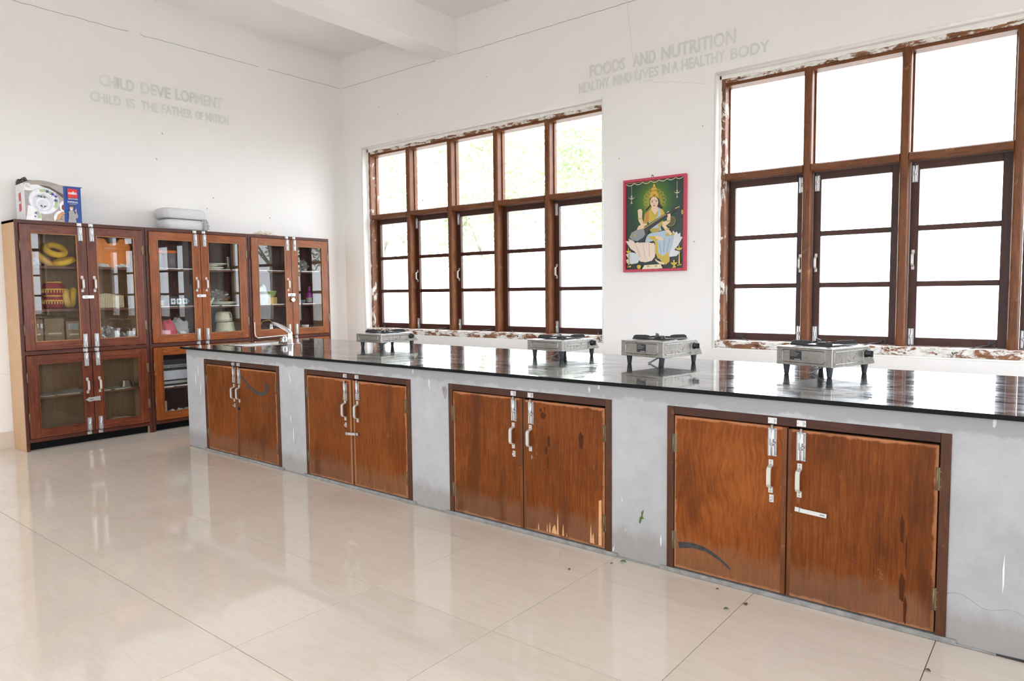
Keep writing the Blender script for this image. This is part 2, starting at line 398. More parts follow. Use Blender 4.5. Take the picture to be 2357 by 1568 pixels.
    # glass: thin sheet, mostly clear, mirror-like at grazing angles
    def glass(name, tint, ior=1.5, boost=1.0, rough=.0, haze=0.0, hcol=(.55,.53,.50)):
        m=bpy.data.materials.new(name); m.use_nodes=True; M[name]=m; nt=m.node_tree; nt.nodes.clear()
        out=nt.nodes.new('ShaderNodeOutputMaterial'); tr=nt.nodes.new('ShaderNodeBsdfTransparent'); tr.inputs[0].default_value=c4(tint)
        gl=nt.nodes.new('ShaderNodeBsdfGlossy'); gl.inputs['Roughness'].default_value=rough; gl.inputs[0].default_value=(1,1,1,1)
        fr=nt.nodes.new('ShaderNodeFresnel'); fr.inputs['IOR'].default_value=ior
        gm=nt.nodes.new('ShaderNodeNewGeometry'); mx=nt.nodes.new('ShaderNodeMixShader')   # reflect on the entry face only: the sheet is thin
        nt.links.new(mathn(nt,'MULTIPLY',mathn(nt,'MULTIPLY',fr.outputs[0],boost,True),mathn(nt,'SUBTRACT',1.0,gm.outputs['Backfacing'])),mx.inputs[0])
        nt.links.new(tr.outputs[0],mx.inputs[1]); nt.links.new(gl.outputs[0],mx.inputs[2]); last=mx
        if haze:
            df=nt.nodes.new('ShaderNodeBsdfDiffuse'); df.inputs[0].default_value=hcol+(1,)
            v=coords(nt,world=True); mh=nt.nodes.new('ShaderNodeMixShader')
            nt.links.new(mathn(nt,'MULTIPLY',ramp(nt,noise_n(nt,v,6,5,.7),[(.35,(.2,.2,.2)),(.7,(1,1,1))]),haze),mh.inputs[0])
            nt.links.new(mx.outputs[0],mh.inputs[1]); nt.links.new(df.outputs[0],mh.inputs[2]); last=mh
        nt.links.new(last.outputs[0],out.inputs[0])
    glass('window_glass',(.97,.985,.98)); glass('cabinet_glass',(.93,.94,.93),1.52,1.15,0,.008); glass('dusty_glass',(.90,.90,.88),1.5,.8,.03,.05,(.40,.32,.22))
    # contents of the cabinets and other small things
    for n_,c_,r_ in (('yellow_cloth',(.82,.50,.03),.8),('tan_cloth',(.70,.42,.11),.8),('crimson',(.30,.012,.025),.6),('gold_trim',(.75,.46,.08),.45),('cardboard',(.33,.22,.13),.8),
        ('orange_card',(.88,.27,.045),.6),('cream_paper',(.68,.55,.36),.8),('magenta_cloth',(.24,.018,.075),.8),('white_paper',(.80,.80,.79),.6),('orange_lid',(.85,.18,.02),.45),
        ('grey_jar',(.17,.16,.165),.3),('teal_print',(.06,.33,.36),.5),('dark_box',(.03,.03,.035),.4),('pink_bag',(.55,.045,.09),.55),('plate_cream',(.74,.73,.62),.25),
        ('jar_cream',(.76,.74,.56),.28),('purple_plastic',(.34,.025,.27),.3),('yellow_box',(.66,.43,.12),.6),('green_label',(.42,.55,.16),.5),('yellow_wire',(.58,.38,.04),.5),
        ('pale_cloth',(.68,.77,.80),.8),('brown_food',(.30,.17,.06),.7),('paper_grey',(.40,.40,.37),.85),('oven_grey',(.30,.31,.33),.4),('oven_white',(.62,.64,.72),.35),
        ('box_white',(.72,.70,.73),.55),('box_taupe',(.43,.39,.36),.55),('box_blue',(.012,.06,.30),.45),('logo_red',(.66,.03,.035),.5),('logo_red_faded',(.50,.085,.10),.6),('print_white',(.86,.86,.88),.5),
        ('print_lilac',(.70,.69,.80),.5),('print_green',(.45,.56,.34),.5),('print_navy',(.05,.05,.33),.5),('print_grey',(.38,.36,.36),.5),('print_dark',(.10,.08,.07),.6),('print_skin',(.62,.42,.33),.5),('noodle',(.66,.33,.13),.6),
        ('beige_cloth',(.72,.66,.55),.85),('pink_frame',(.50,.045,.085),.45),('mat_brown',(.33,.13,.09),.6),('dry_leaf',(.10,.085,.025),.8),('green_leaf',(.06,.13,.02),.7),('red_speck',(.6,.03,.05),.5)):
        plain(n_,c_,r_,var=.10,sc_=35)
    glass('plastic_film',(.80,.80,.82),1.5,2.5,.12,.42)
    m,nt,b=nmat('white_film'); b.inputs['Base Color'].default_value=(.84,.84,.86,1); b.inputs['Roughness'].default_value=.25; v=coords(nt,world=True); bump(nt,b,noise_n(nt,v,28,6,.78,1.6),.9,.016)
    # picture print colours
    m,nt,b=nmat('print_bg'); tc=nt.nodes.new('ShaderNodeTexCoord'); mp=nt.nodes.new('ShaderNodeMapping')
    mp.inputs['Location'].default_value=(-.262*4.2,0,-.535*3.4); mp.inputs['Scale'].default_value=(4.2,0,3.4); nt.links.new(tc.outputs['Object'],mp.inputs[0])
    gr=nt.nodes.new('ShaderNodeTexGradient'); gr.gradient_type='SPHERICAL'; nt.links.new(mp.outputs[0],gr.inputs[0])
    nt.links.new(ramp(nt,gr.outputs['Fac'],[(.0,(.004,.026,.014)),(.30,(.008,.060,.014)),(.58,(.05,.14,.008)),(.82,(.32,.32,.015))]),b.inputs['Base Color']); b.inputs['Roughness'].default_value=.3
    for n_,c_ in (('ground',(.006,.014,.014)),('gold',(.46,.34,.06)),('hair',(.012,.010,.010)),('petal',(.74,.60,.50)),('petal2',(.66,.66,.66)),('petalsh',(.56,.40,.33)),('swan',(.55,.62,.64)),('sari',(.40,.50,.58)),
        ('sarish',(.24,.33,.45)),('yellow',(.56,.40,.035)),('skin',(.74,.55,.36)),('orange',(.50,.23,.03)),('crown',(.58,.36,.03)),('crownsh',(.28,.13,.015)),('eye',(.02,.015,.012)),('lip',(.40,.06,.05)),
        ('gourd',(.085,.07,.03)),('bowl',(.25,.27,.27)),('veena',(.018,.022,.028)),('lamp',(.50,.45,.30)),('ivory',(.72,.66,.44))): plain('pic_'+n_,c_,.3)
    # outdoors
    plain('field_grass',(.43,.41,.37),.95,var=.3,sc_=3); plain('bark',(.38,.34,.29),.9,var=.3,sc_=12)
    m,nt,b=nmat('foliage'); oi=nt.nodes.new('ShaderNodeObjectInfo'); v=coords(nt,world=True); f=noise_n(nt,v,2.5,3,.6)
    nt.links.new(ramp(nt,f,[(.3,(.26,.34,.18)),(.7,(.42,.50,.30))]),b.inputs['Base Color']); b.inputs['Roughness'].default_value=.6
    plain('outer_wall',(.6,.58,.55),.9)
mats()

# ------------------------------------------------------------------ room shell
TH=.26
def wall_with_windows(y0, y1):
    mb=MB(); zs=[-.02,WZ0,WZ1,CZ+.02]
    mb.box(-.3,y0,zs[0],RX+.3,y1,zs[1]); mb.box(-.3,y0,zs[2],RX+.3,y1,zs[3])
    edges=[-.3]+[e for wx in WINX for e in (wx,wx+WW)]+[RX+.3]
    for i in range(0,len(edges),2): mb.box(edges[i],y0,zs[1],edges[i+1],y1,zs[2])
    return mb
floor=structure('floor',MB().box(-.3,RY-.3,-.12,RX+.3,.3,-.006),'grout')
wall_back=structure('wall_back',wall_with_windows(0,TH),'wall_paint')
wall_front=structure('wall_front',wall_with_windows(RY-TH,RY),'wall_paint')
wall_left=structure('wall_left',MB().box(-.28,RY,-.02,0,0,CZ+.02),'wall_paint')
mb=MB(); mb.box(RX,RY,-.02,RX+TH,0,WZ0).box(RX,RY,WZ1,RX+TH,0,CZ+.02)
for a,b_ in ((RY,WINY[1]),(WINY[1]+WW,WINY[0]),(WINY[0]+WW,0)): mb.box(RX,a,WZ0,RX+TH,b_,WZ1)
wall_right=structure('wall_right',mb,'wall_paint')
ceiling=structure('ceiling',MB().box(-.28,RY-TH,CZ,RX+.28,TH,CZ+.25),'ceiling_paint')
structure('trim_1',MB().box(1.455,RY,3.402,1.722,0,CZ+.01),'ceiling_paint',bevel=.006)
structure('trim_2',MB().box(6.05,RY,3.402,6.32,0,CZ+.01),'ceiling_paint',bevel=.006)
structure('baseboard_left',MB().box(0,RY,0,.012,-.02,.128),'floor_tile')

# floor tiles, each its own piece
T=.6; gx,gy=1.8367,-2.6094
proto=None
ix=0
tile_me={}
x=gx-4*T
while x<RX:
    y=gy+5*T
    while y>RY-T:
        x0,x1=max(x,0),min(x+T,RX); y1,y0=min(y,0),max(y-T,RY)
        if x1-x0>.02 and y1-y0>.02:
            k=(round(x1-x0,3),round(y1-y0,3))
            if k not in tile_me:
                g=.0013
                tile_me[k]=MB().box(g,g,-.012,k[0]-g,k[1]-g,0).mesh('tile','floor_tile')
            place('tile',tile_me[k],floor,(x0,y0,random.uniform(-.0004,0)))
        y-=T
    x+=T

# hairline joint in the plaster at beam level
def crack(pts, r, parent, name='plaster_crack', mat='crack'):
    return build(name,MB().tube(pts,r,4),mat,parent)
rnd=random.Random(3)
def jit_line(a,b,n,j,fixed):
    out=[]
    for i in range(n+1):
        p=[a[k]+(b[k]-a[k])*i/n for k in range(3)]
        for k in range(3):
            if k!=fixed: p[k]+=rnd.uniform(-j,j)
        out.append(tuple(p))
    return out
for a,b_ in ((-4.6,-2.22),(-2.12,-1.0),(-.9,-.02)): crack(jit_line((.0,a,3.40),(.0,b_,3.40),40,.003,0),.0022,wall_left)
crack(jit_line((.01,0,3.40),(1.45,0,3.40),30,.003,1),.0022,wall_back)
crack(jit_line((1.73,0,3.40),(6.04,0,3.40),70,.003,1),.0022,wall_back)
crack(jit_line((3.55,0,3.40),(3.60,0,2.98),14,.006,1)+jit_line((3.60,0,2.97),(3.68,0,2.76),8,.008,1),.0012,wall_back,mat='crack_soft')
crack(jit_line((3.68,0,2.78),(4.20,0,2.66),20,.010,1),.0012,wall_back,mat='crack_soft')
crack(jit_line((.0,-3.45,.60),(.0,-3.22,.565),12,.004,0),.001,wall_left,mat='crack_soft')

# faded painted words on the two walls
def wall_words(words, parent, left):
    for s,a0,a1,z0,h in words:
        f=(lambda a,b,e=0,a0=a0,z0=z0: (.0012+e,a0+a,z0+b)) if left else (lambda a,b,e=0,a0=a0,z0=z0: (a0+a,-.0012-e,z0+b))
        me=text_mesh(s,a1-a0,h,'faded_paint',.035,f,'lettering')
        place('lettering',me,parent)
wall_words([('CHILD',-2.472,-2.19,2.899,.098),('DEVE',-2.137,-1.880,2.903,.100),('LOPMENT',-1.838,-1.392,2.909,.104),
            ('CHILD',-2.545,-2.305,2.758,.082),('IS',-2.262,-2.190,2.762,.080),('THE',-2.140,-1.995,2.763,.080),('FATHER',-1.965,-1.690,2.767,.082),('OF',-1.660,-1.585,2.771,.078),('NATION',-1.560,-1.335,2.772,.084)],wall_left,True)
wall_words([('FOODS',3.205,3.535,2.893,.100),('AND',3.600,3.800,2.895,.100),('NUTRITION',3.845,4.425,2.895,.104),
            ('HEALTHY',3.100,3.390,2.785,.082),('MIND',3.425,3.590,2.787,.080),('LIVES',3.620,3.825,2.788,.080),('IN',3.850,3.915,2.790,.080),('A',3.935,3.985,2.790,.080),('HEALTHY',4.010,4.345,2.788,.082),('BODY',4.385,4.660,2.788,.082)],wall_back,False)
# nails and pinholes left in the plaster
for i,(y,z) in enumerate(((-1.585,1.965),(-1.97,2.59),(-2.03,2.36),(-.93,1.93),(-1.52,2.07))):
    build('nail_hole',MB().lathe([(.0025,0),(.006,.0012),(.004,.002)],(0.0,y,z),8,axis=0),'crack',wall_left)
for i,(x,z) in enumerate(((.9,2.98),(3.48,2.21),(2.1,3.12),(.62,3.1),(4.18,2.36),(4.12,1.52))):
    build('nail_hole',MB().lathe([(.0025,0),(.005,.001),(.003,.002)],(x,-.002,z),8,axis=1),'crack',wall_back)

# ------------------------------------------------------------------ windows
YF,YS=.075,.150      # front of frame, front of sash
def bolt_mesh():
    mb=MB(); mb.box(-.016,-.0022,0,.016,0,.105,2)
    mb.box(-.009,-.0095,.004,.009,-.0022,.040); mb.box(-.009,-.0095,.066,.009,-.0022,.101)
    mb.cyl((0,-.0065,.002),(0,-.0065,.118),.0048,8); mb.cyl((0,-.0065,.052),(.013,-.014,.050),.0032,8)
    for z in (.008,.097):
        for x in (-.0125,.0125): mb.lathe([(.0026,-.0032),(.0026,-.002)],(x,0,z),6,1,axis=1)
    mb.box(-.0012,-.0102,.043,.0012,-.0090,.064,1)
    return mb.mesh('tower_bolt',['aluminium','screw','bolt_plate'])
def keeper_mesh():
    mb=MB(); mb.box(-.016,-.0022,0,.016,0,.022); mb.box(-.008,-.0105,.003,.008,-.0022,.019)
    for x in (-.0125,.0125): mb.lathe([(.002,-.0032),(.002,-.002)],(x,0,.011),6,1,axis=1)
    return mb.mesh('bolt_keeper',['aluminium','screw'])
def handle_mesh():
    mb=MB(); w=.0075
    for s in (0,1):
        z0,z1=(0,.024) if s==0 else (.101,.125)
        mb.box(-w*1.1,-.0022,z0,w*1.1,0,z1)
        for zz in (z0+.007,z1-.007): mb.lathe([(.0025,-.0032),(.0025,-.002)],(0,0,zz),6,1,axis=1)
    path=[(0,.018),(-.010,.021),(-.024,.026),(-.029,.036),(-.029,.089),(-.024,.099),(-.010,.104),(0,.107)]
    inner=[(0,.0225),(-.008,.0250),(-.019,.0295),(-.0225,.037),(-.0225,.088),(-.019,.0955),(-.008,.100),(0,.1025)]
    for i in range(len(path)-1):
        q=[path[i],path[i+1],inner[i+1],inner[i]]
        mb.prism(q,0,-w,w)
    return mb.mesh('pull_handle',['handle_metal','screw'])
def hinge_mesh():
    mb=MB(); mb.box(-.004,-.0015,0,.012,0,.075); mb.cyl((-.004,-.003,0),(-.004,-.003,.075),.0035,8)
    for z in (.012,.037,.062): mb.lathe([(.002,-.0026),(.002,-.001)],(.006,0,z),6,axis=1)
    return mb.mesh('hinge','brass_dull')
BOLT,KEEP,HAND,HINGE=bolt_mesh(),keeper_mesh(),handle_mesh(),hinge_mesh()

MULL=[.616,1.206,1.796,2.386]   # mullion centres measured from the opening's left edge
ZT0,ZT1=1.957,2.008             # transom
ZH=2.655                        # underside of head
def make_window(idx, X, parts=True):
    w=root('window_%d'%idx,(X,YF,WZ0),kind='structure')
    mw=.027
    build('jamb',MB().box(X,YF,WZ0+.06,X+.042,.195,WZ1),'peeling_less',w,.003)
    build('jamb',MB().box(X+WW-.042,YF,WZ0+.06,X+WW,.195,WZ1),'peeling_less',w,.003)
    build('head',MB().box(X+.042,YF,ZH,X+WW-.042,.195,WZ1),'peeling',w,.003)
    build('head_bead',MB().box(X+.042,YF+.004,ZH-.022,X+WW-.042,.190,ZH),'window_wood_h',w,.003)
    build('bottom_rail',MB().box(X,.018,WZ0+.004,X+WW,.195,WZ0+.060),'peeling',w,.004)
    build('sill_edge',MB().box(X-.004,-.004,WZ0-.006,X+WW+.004,.018,WZ0+.006),'plaster_white',w,.003)
    rng=random.Random(idx)
    # rough plaster lip round the opening
    lip=MB(); n=70
    def strip(a,b,w0):
        for i in range(n):
            t0,t1=i/n,(i+1)/n; ww=w0*(.35+.9*abs(noise.noise(Vector((i*.23,idx*3.1,w0*50)))))
            yield t0,t1,ww
    for t0,t1,ww in strip(0,1,.028): lip.box(X+WW*t0,YF-.006,WZ1-ww-.012,X+WW*t1,YF,WZ1)
    for t0,t1,ww in strip(0,1,.021):
        z0=WZ0+.06+(WZ1-WZ0-.06)*t0; z1=WZ0+.06+(WZ1-WZ0-.06)*t1
        lip.box(X,YF-.006,z0,X+ww+.004,YF,z1); lip.box(X+WW-ww-.004,YF-.006,z0,X+WW,YF,z1)
    build('plaster_lip',lip,'plaster_white',w)
    build('reveal_moulding',MB().cyl((X-.004,.004,WZ1+.004),(X+WW+.004,.004,WZ1+.004),.011,8).cyl((X-.004,.004,WZ0),(X-.004,.004,WZ1+.004),.010,8).cyl((X+WW+.004,.004,WZ0),(X+WW+.004,.004,WZ1+.004),.010,8),'plaster_white',w)
    for mxx in MULL:
        mb=MB(); c=X+mxx
        prof=[(c-mw,.195),(c-mw,YF+.012),(c-mw+.006,YF+.003),(c-mw+.014,YF),(c+mw-.014,YF),(c+mw-.006,YF+.003),(c+mw,YF+.012),(c+mw,.195)]
        mb.prism(prof,2,WZ0+.048,ZH+.004); build('mullion',mb,'window_wood_v',w)
    ed=[.042]+[e for m_ in MULL for e in (m_-mw,m_+mw)]+[WW-.042]
    for i in range(5):
        a,b_=X+ed[2*i],X+ed[2*i+1]
        prof=[(.195,ZT0),(YF+.010,ZT0),(YF,ZT0+.008),(YF,ZT1-.008),(YF+.010,ZT1),(.195,ZT1)]
        build('transom',MB().prism(prof,0,a,b_),'window_wood_h',w)
        build('fixed_pane',MB().box(a-.004,.150,ZT1-.004,b_+.004,.154,ZH-.018),'window_glass',w)
        build('glazing_bead',MB().box(a,.146,ZT1,a+.010,.162,ZH-.022).box(b_-.010,.146,ZT1,b_,.162,ZH-.022),'window_wood_v',w)
        # opening sash
        z0,z1=WZ0+.062,ZT0-.002; st=.052
        s=build('sash',MB().box(a+.003,YS,z0,a+st,YS+.032,z1).box(b_-st,YS,z0,b_-.003,YS+.032,z1),'sash_wood_v',w,.002)
        build('sash_rail',MB().box(a+st,YS+.001,z0,b_-st,YS+.031,z0+.052),'sash_wood_h',s,.002)
        build('sash_rail',MB().box(a+st,YS+.001,z1-.050,b_-st,YS+.031,z1),'sash_wood_h',s,.002)
        bars=[1.166,1.520]; bh=.034
        for bz in bars: build('glazing_bar',MB().box(a+st,YS+.004,bz,b_-st,YS+.028,bz+bh),'sash_wood_h',s,.002)
        zz=[z0+.052,bars[0],bars[0]+bh,bars[1],bars[1]+bh,z1-.050]
        for k in range(3): build('pane',MB().box(a+st-.003,YS+.015,zz[2*k]-.003,b_-st+.003,YS+.018,zz[2*k+1]+.003),'window_glass',s)
        if parts:
            left_hung = i in (0,3)            # which stile carries the bolts
            if idx==2: left_hung = (i==0)
            bx=(b_-.026) if left_hung else (a+.026)
            org=wloc(s)
            place('tower_bolt',BOLT,s,Vector((bx,YS,z1-.128))-org); place('tower_bolt',BOLT,s,Vector((bx,YS,z0+.110))-org,(0,R(180),0))
            place('pull_handle',HAND,s,Vector((bx,YS,1.275))-org)
            # hooked iron stay lying on the sill
            hx=(a+.10) if left_hung else (b_-.08); sgn=-1 if left_hung else 1
            ln=.17 if i!=4 else .08; sg=sgn if i!=4 else -1
            build('stay_hook',MB().tube([(hx,YS-.002,z0+.026),(hx,YS-.012,z0+.018),(hx-sg*ln*.4,YS-.075,z0+.008),(hx-sg*ln,.012,z0-.028),(hx-sg*(ln+.008),.004,z0-.036),(hx-sg*(ln+.015),.004,z0-.022)],.0032,6).box(hx-.018,YS-.003,z0+.022,hx+.018,YS,z0+.036),'iron_dark',s)
    return w
for i,wx in enumerate(WINX): make_window(i+1,wx,i<2)
# the other two walls: plainer framed windows that let the daylight in
def far_window(idx, B):
    # B maps (along, depth, z) of the opening to room axes and adds a box to a mesh builder
    w=root('window_%d'%idx,B(None,WW/2,0,WZ0,0,0,0),kind='structure'); fb=MB()
    for q in ((0,.10,WZ0,WW,.19,WZ0+.06),(0,.10,WZ1-.06,WW,.19,WZ1),(0,.10,WZ0+.06,.045,.19,WZ1-.06),(WW-.045,.10,WZ0+.06,WW,.19,WZ1-.06)): B(fb,*q)
    for mxx in MULL: B(fb,mxx-.027,.10,WZ0+.06,mxx+.027,.19,WZ1-.06)
    build('frame',fb,'window_wood_v',w)
    ed=[.045]+[e for m_ in MULL for e in (m_-.027,m_+.027)]+[WW-.045]
    for k in range(5):
        bars=MB()
        for z0,z1 in ((1.166,1.20),(1.52,1.554),(ZT0,ZT1)): B(bars,ed[2*k],.13,z0,ed[2*k+1],.17,z1)
        build('glazing_bars',bars,'sash_wood_h',w)
        pn=MB(); B(pn,ed[2*k],.150,WZ0+.06,ed[2*k+1],.153,WZ1-.06); build('pane',pn,'window_glass',w)
def front_map(X):
    def B(mb,a0,d0,z0,a1,d1,z1): return (X+a0,RY-d0,z0) if mb is None else mb.box(X+a0,RY-d0,z0,X+a1,RY-d1,z1)
    return B
def right_map(Y):
    def B(mb,a0,d0,z0,a1,d1,z1): return (RX+d0,Y+a0,z0) if mb is None else mb.box(RX+d0,Y+a0,z0,RX+d1,Y+a1,z1)
    return B
for i,wx in enumerate(WINX): far_window(3+i,front_map(wx))
for i,wy in enumerate(WINY): far_window(5+i,right_map(wy))

# ------------------------------------------------------------------ cooking counter
YC,YB=-2.366,-1.262           # front and back faces of the masonry
CX0,CX1=1.070,7.60
H=.767; HS=.751               # worktop top and underside
FR=[(1.340,2.305),(2.588,3.553),(3.840,4.811),(5.074,6.063)]
FT=.688
ctr=root('kitchen_counter',(4.3,-1.8,0),'long grey cement plastered counter with four pairs of brown plywood doors','counter')
mb=MB(); ed=[CX0]+[e for f in FR for e in f]+[CX1]
for i in range(0,len(ed),2): mb.box(ed[i],YC,0,ed[i+1],YC+.10,FT)
mb.box(CX0,YC,FT,CX1,YC+.10,HS); mb.box(CX0,YB-.10,0,CX1,YB,HS); mb.box(CX0,YC+.10,0,CX0+.10,YB-.10,HS); mb.box(CX1-.10,YC+.10,0,CX1,YB-.10,HS)
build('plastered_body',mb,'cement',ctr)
sb=MB()
for a,b_ in FR: sb.box(a-.03,YC-.010,0,b_+.03,YC+.06,.018)
sb.box(CX0-.004,YC-.006,0,6.20,YC+.02,.006)
build('cement_kerb',sb,'cement_dark',ctr,.003)
build('open_joint',MB().prism([(6.16,.0005),(6.20,.006),(6.28,.009),(6.40,.014),(6.6,.012),(7.0,.015),(7.6,.012),(7.6,.0005)],1,YC-.0025,YC+.004),'black_plastic',ctr)
HASP_A=MB().box(-.01,-.004,-.008,.012,0,.008).box(.006,-.0075,-.0075,.100,-.0045,.0075).box(.078,-.0079,-.0022,.094,-.0074,.0022,1).box(.0055,-.0085,-.008,.0085,-.004,.008,1).mesh('hasp',['aluminium','screw'])
SPLIT=[1.790,3.058,4.328,5.553]
LBL=[('small left counter door with plain brown face nearest the wall cupboards','brown counter door with a black curved scorch mark near its top'),
     ('brown counter door with a long white hasp across its right edge','brown counter door right of the open gap, second pair from the left'),
     ('plain brown counter door beside a door with splintered bottom edge','brown counter door with pale splintered veneer along its bottom'),
     ('brown counter door with swirling grain and a black smear near its bottom left','widest counter door, at far right, with an open steel hasp')]
for k,(a,b_) in enumerate(FR):
    fw=.030
    f=build('frame_head',MB().box(a+fw,YC-.005,FT-.032,b_-fw,YC+.05,FT),'frame_wood_h',ctr,.002)
    for fa in (a,b_-fw): build('frame_post',MB().box(fa,YC-.006,.018,fa+fw,YC+.05,FT),'frame_wood_v',ctr,.002)
    sp=SPLIT[k]; gap=.006 if k!=1 else .012
    z0,z1=.024,FT-.037
    for s,(xa,xb) in enumerate(((a+fw+.003,sp-gap/2),(sp+gap/2,b_-fw-.004))):
        top=z1-(.004 if s else 0)
        yo=-.004 if (k==1 and s==0) else 0
        d=build('cabinet_door',MB().box(xa,YC-.004+yo,z0,xb,YC+.016+yo,top),'ply_%d'%((0 if (k,s) in ((3,0),) else 1+(k+2*s)%3)),ctr,.0015,origin=((xa+xb)/2,YC,z0))
        d['label']=LBL[k][s]; org=wloc(d); yf=YC-.004+yo
        # pale planed lipping where the two leaves meet
        build('door_lipping',MB().box(xb-.016 if s==0 else xa,yf-.0008,z0,xb if s==0 else xa+.012,yf+.004,top),'bead_wood' if k==1 else 'window_wood_v',d)
        bx=sp-.055 if s==0 else sp+.048
        if k==0: bx=sp-.038 if s==0 else sp+.030
        if k==1: bx=sp-.060 if s==0 else sp+.048
        off=.014 if (k==1 and s==0) else 0
        place('tower_bolt',BOLT,d,Vector((bx,yf,top-.112-off))-org,(0,0,0) if s==0 else (0,0,0))
        place('bolt_keeper',KEEP,f,Vector((bx,YC-.006,FT-.027))-wloc(f))
        hz=.405 if k!=3 else .400
        place('pull_handle',HAND,d,Vector((bx-.004,yf,hz))-org)
        build('staple',MB().box(bx-.008,yf-.002,.365,bx+.008,yf,.393).tube([(bx,yf-.001,.386),(bx,yf-.014,.384),(bx,yf-.014,.374),(bx,yf-.001,.372)],.002,6),'aluminium',d) if s==0 else None
        hx=xa-.001 if s==0 else xb+.001
        for hzz in (.10,.50): place('hinge',HINGE,d,Vector((hx,yf,hzz))-org,(0,0,0) if s==0 else (0,0,0))
        # each pair closes differently
        if k==1 and s==1: place('hasp',HASP_A,d,Vector((sp+.045,yf-.008,.335))-org,(0,R(176),R(0)))
        if k==3 and s==1: place('hasp',HASP_A,d,Vector((sp+.040,yf,.355))-org,(0,R(3),0))
        if k==2 and s==1: place('hasp',HASP_A,d,Vector((sp+.047,yf,.375))-org,(0,R(38),R(155)))
        if k==0 and s==1: build('hasp',MB().box(sp+.008,yf-.010,.352,sp+.026,yf-.002,.372),'iron_dark',d)
        # marks on single doors
        def curve_mark(pts,w0,w1,nm='scorch_mark',mt='char_mark'):
            m_=MB(); n=len(pts)
            P=[]
            for i in range(n):
                t=i/(n-1); wd=w0+(w1-w0)*t
                dx=pts[min(i+1,n-1)][0]-pts[max(i-1,0)][0]; dz=pts[min(i+1,n-1)][1]-pts[max(i-1,0)][1]; L=math.hypot(dx,dz) or 1
                P.append(((pts[i][0]-dz/L*wd/2,pts[i][1]+dx/L*wd/2),(pts[i][0]+dz/L*wd/2,pts[i][1]-dx/L*wd/2)))
            for i in range(n-1): m_.prism([P[i][0],P[i+1][0],P[i+1][1],P[i][1]],1,yf-.0007,yf-.0001)
            return build(nm,m_,mt,d)
        if (k,s)==(0,1):
            pts=[(sp+.050+.335*t,z_) for t,z_ in ((0,.603),(.05,.590),(.12,.572),(.2,.552),(.3,.530),(.4,.512),(.5,.499),(.6,.490),(.7,.486),(.8,.489),(.88,.499),(.94,.514),(.98,.535),(1.0,.560))]
            curve_mark(pts,.012,.030)
        if (k,s)==(3,0):
            curve_mark([(xa+.02+.215*t,.118+.020*math.sin(t*3.0)-.050*t*t) for t in [i/14 for i in range(15)]],.026,.008)
        if (k,s)==(2,1):
            sr=random.Random(5)
            for (cx,w_,h_) in ((.085,.008,.045),(.135,.006,.05),(.150,.010,.06),(.175,.03,.055),(.195,.010,.110),(.225,.010,.065),(.245,.004,.03),(.375,.010,.095),(.386,.014,.060),(.424,.018,.215)):
                x_=xa+cx
                build('splinter',MB().prism([(x_-w_*.5,z0+.012),(x_+w_*.5,z0+.010),(x_+w_*.28,z0+h_*.7),(x_+w_*.12,z0+h_),(x_-w_*.2,z0+h_*.75)] if h_<.2 else [(x_-w_*.5,z0+.01),(x_+w_*.4,z0+.01),(x_+w_*.35,z0+h_),(x_-w_*.4,z0+h_*.98)],1,yf-.0012,yf),'bare_wood',d)
        if (k,s) in ((1,1),(0,1)):
            sr=random.Random(k)
            for q in range(7):
                x_=xa+.05+q*.04+sr.uniform(-.012,.012); h_=sr.uniform(.02,.08)
                build('splinter',MB().prism([(x_-.003,z0+.008),(x_+.003,z0+.008),(x_+.001,z0+h_)],1,yf-.0008,yf),'bead_wood',d)
# dried drips on single doors
doors={}
for o_ in ctr.children:
    if 'label' in o_: doors[o_['label']]=o_
def drips(lab,spots):
    d=doors[lab]; yf=YC-.004
    for (x_,z_,rx,rz_) in spots:
        pts=[(x_+rx*math.cos(2*math.pi*i/14)*(1+.25*math.sin(i*2.3)),z_+rz_*math.sin(2*math.pi*i/14)*(1+.15*math.sin(i*1.7))) for i in range(14)]
        build('drip_stain',MB().prism(pts,1,yf-.0006,yf),'stain_dark',d)
drips(LBL[2][1],((4.447,.582,.016,.016),(4.432,.606,.005,.010),(4.455,.612,.003,.014),(4.478,.465,.007,.028),(4.655,.490,.012,.040),(4.462,.420,.006,.020),(4.472,.365,.004,.034)))
drips(LBL[3][1],((5.930,.350,.006,.050),(5.944,.270,.0025,.060),(5.934,.150,.009,.050),(5.945,.075,.005,.050)))
# mould patch, chalk streaks and a stuck leaf on the plaster
def patch_on_front(nm,pts,mt): return build(nm,MB().prism(pts,1,YC-.0008,YC+.002),mt,ctr)
patch_on_front('mould_patch',[(3.79,.665),(3.815,.672),(3.828,.655),(3.824,.625),(3.812,.600),(3.800,.625)],'cement_dark')
for (x_,z_,h_) in ((1.24,.55,.09),(1.20,.48,.11),(1.27,.42,.09),(2.445,.20,.10),(6.21,.20,.13),(5.045,.09,.055),(2.42,.33,.05)):
    patch_on_front('chalk_streak',[(x_,z_),(x_+.003,z_+h_*.3),(x_+.002,z_+h_),(x_-.002,z_+h_*.6)],'print_white')
crk=[(6.063,YC,.165)]+[(6.063+.02*i,YC,.165+.012*math.sin(i*.9)-.0025*i) for i in range(1,16)]
build('plaster_crack',MB().tube(crk,.0010,4),'crack',ctr)

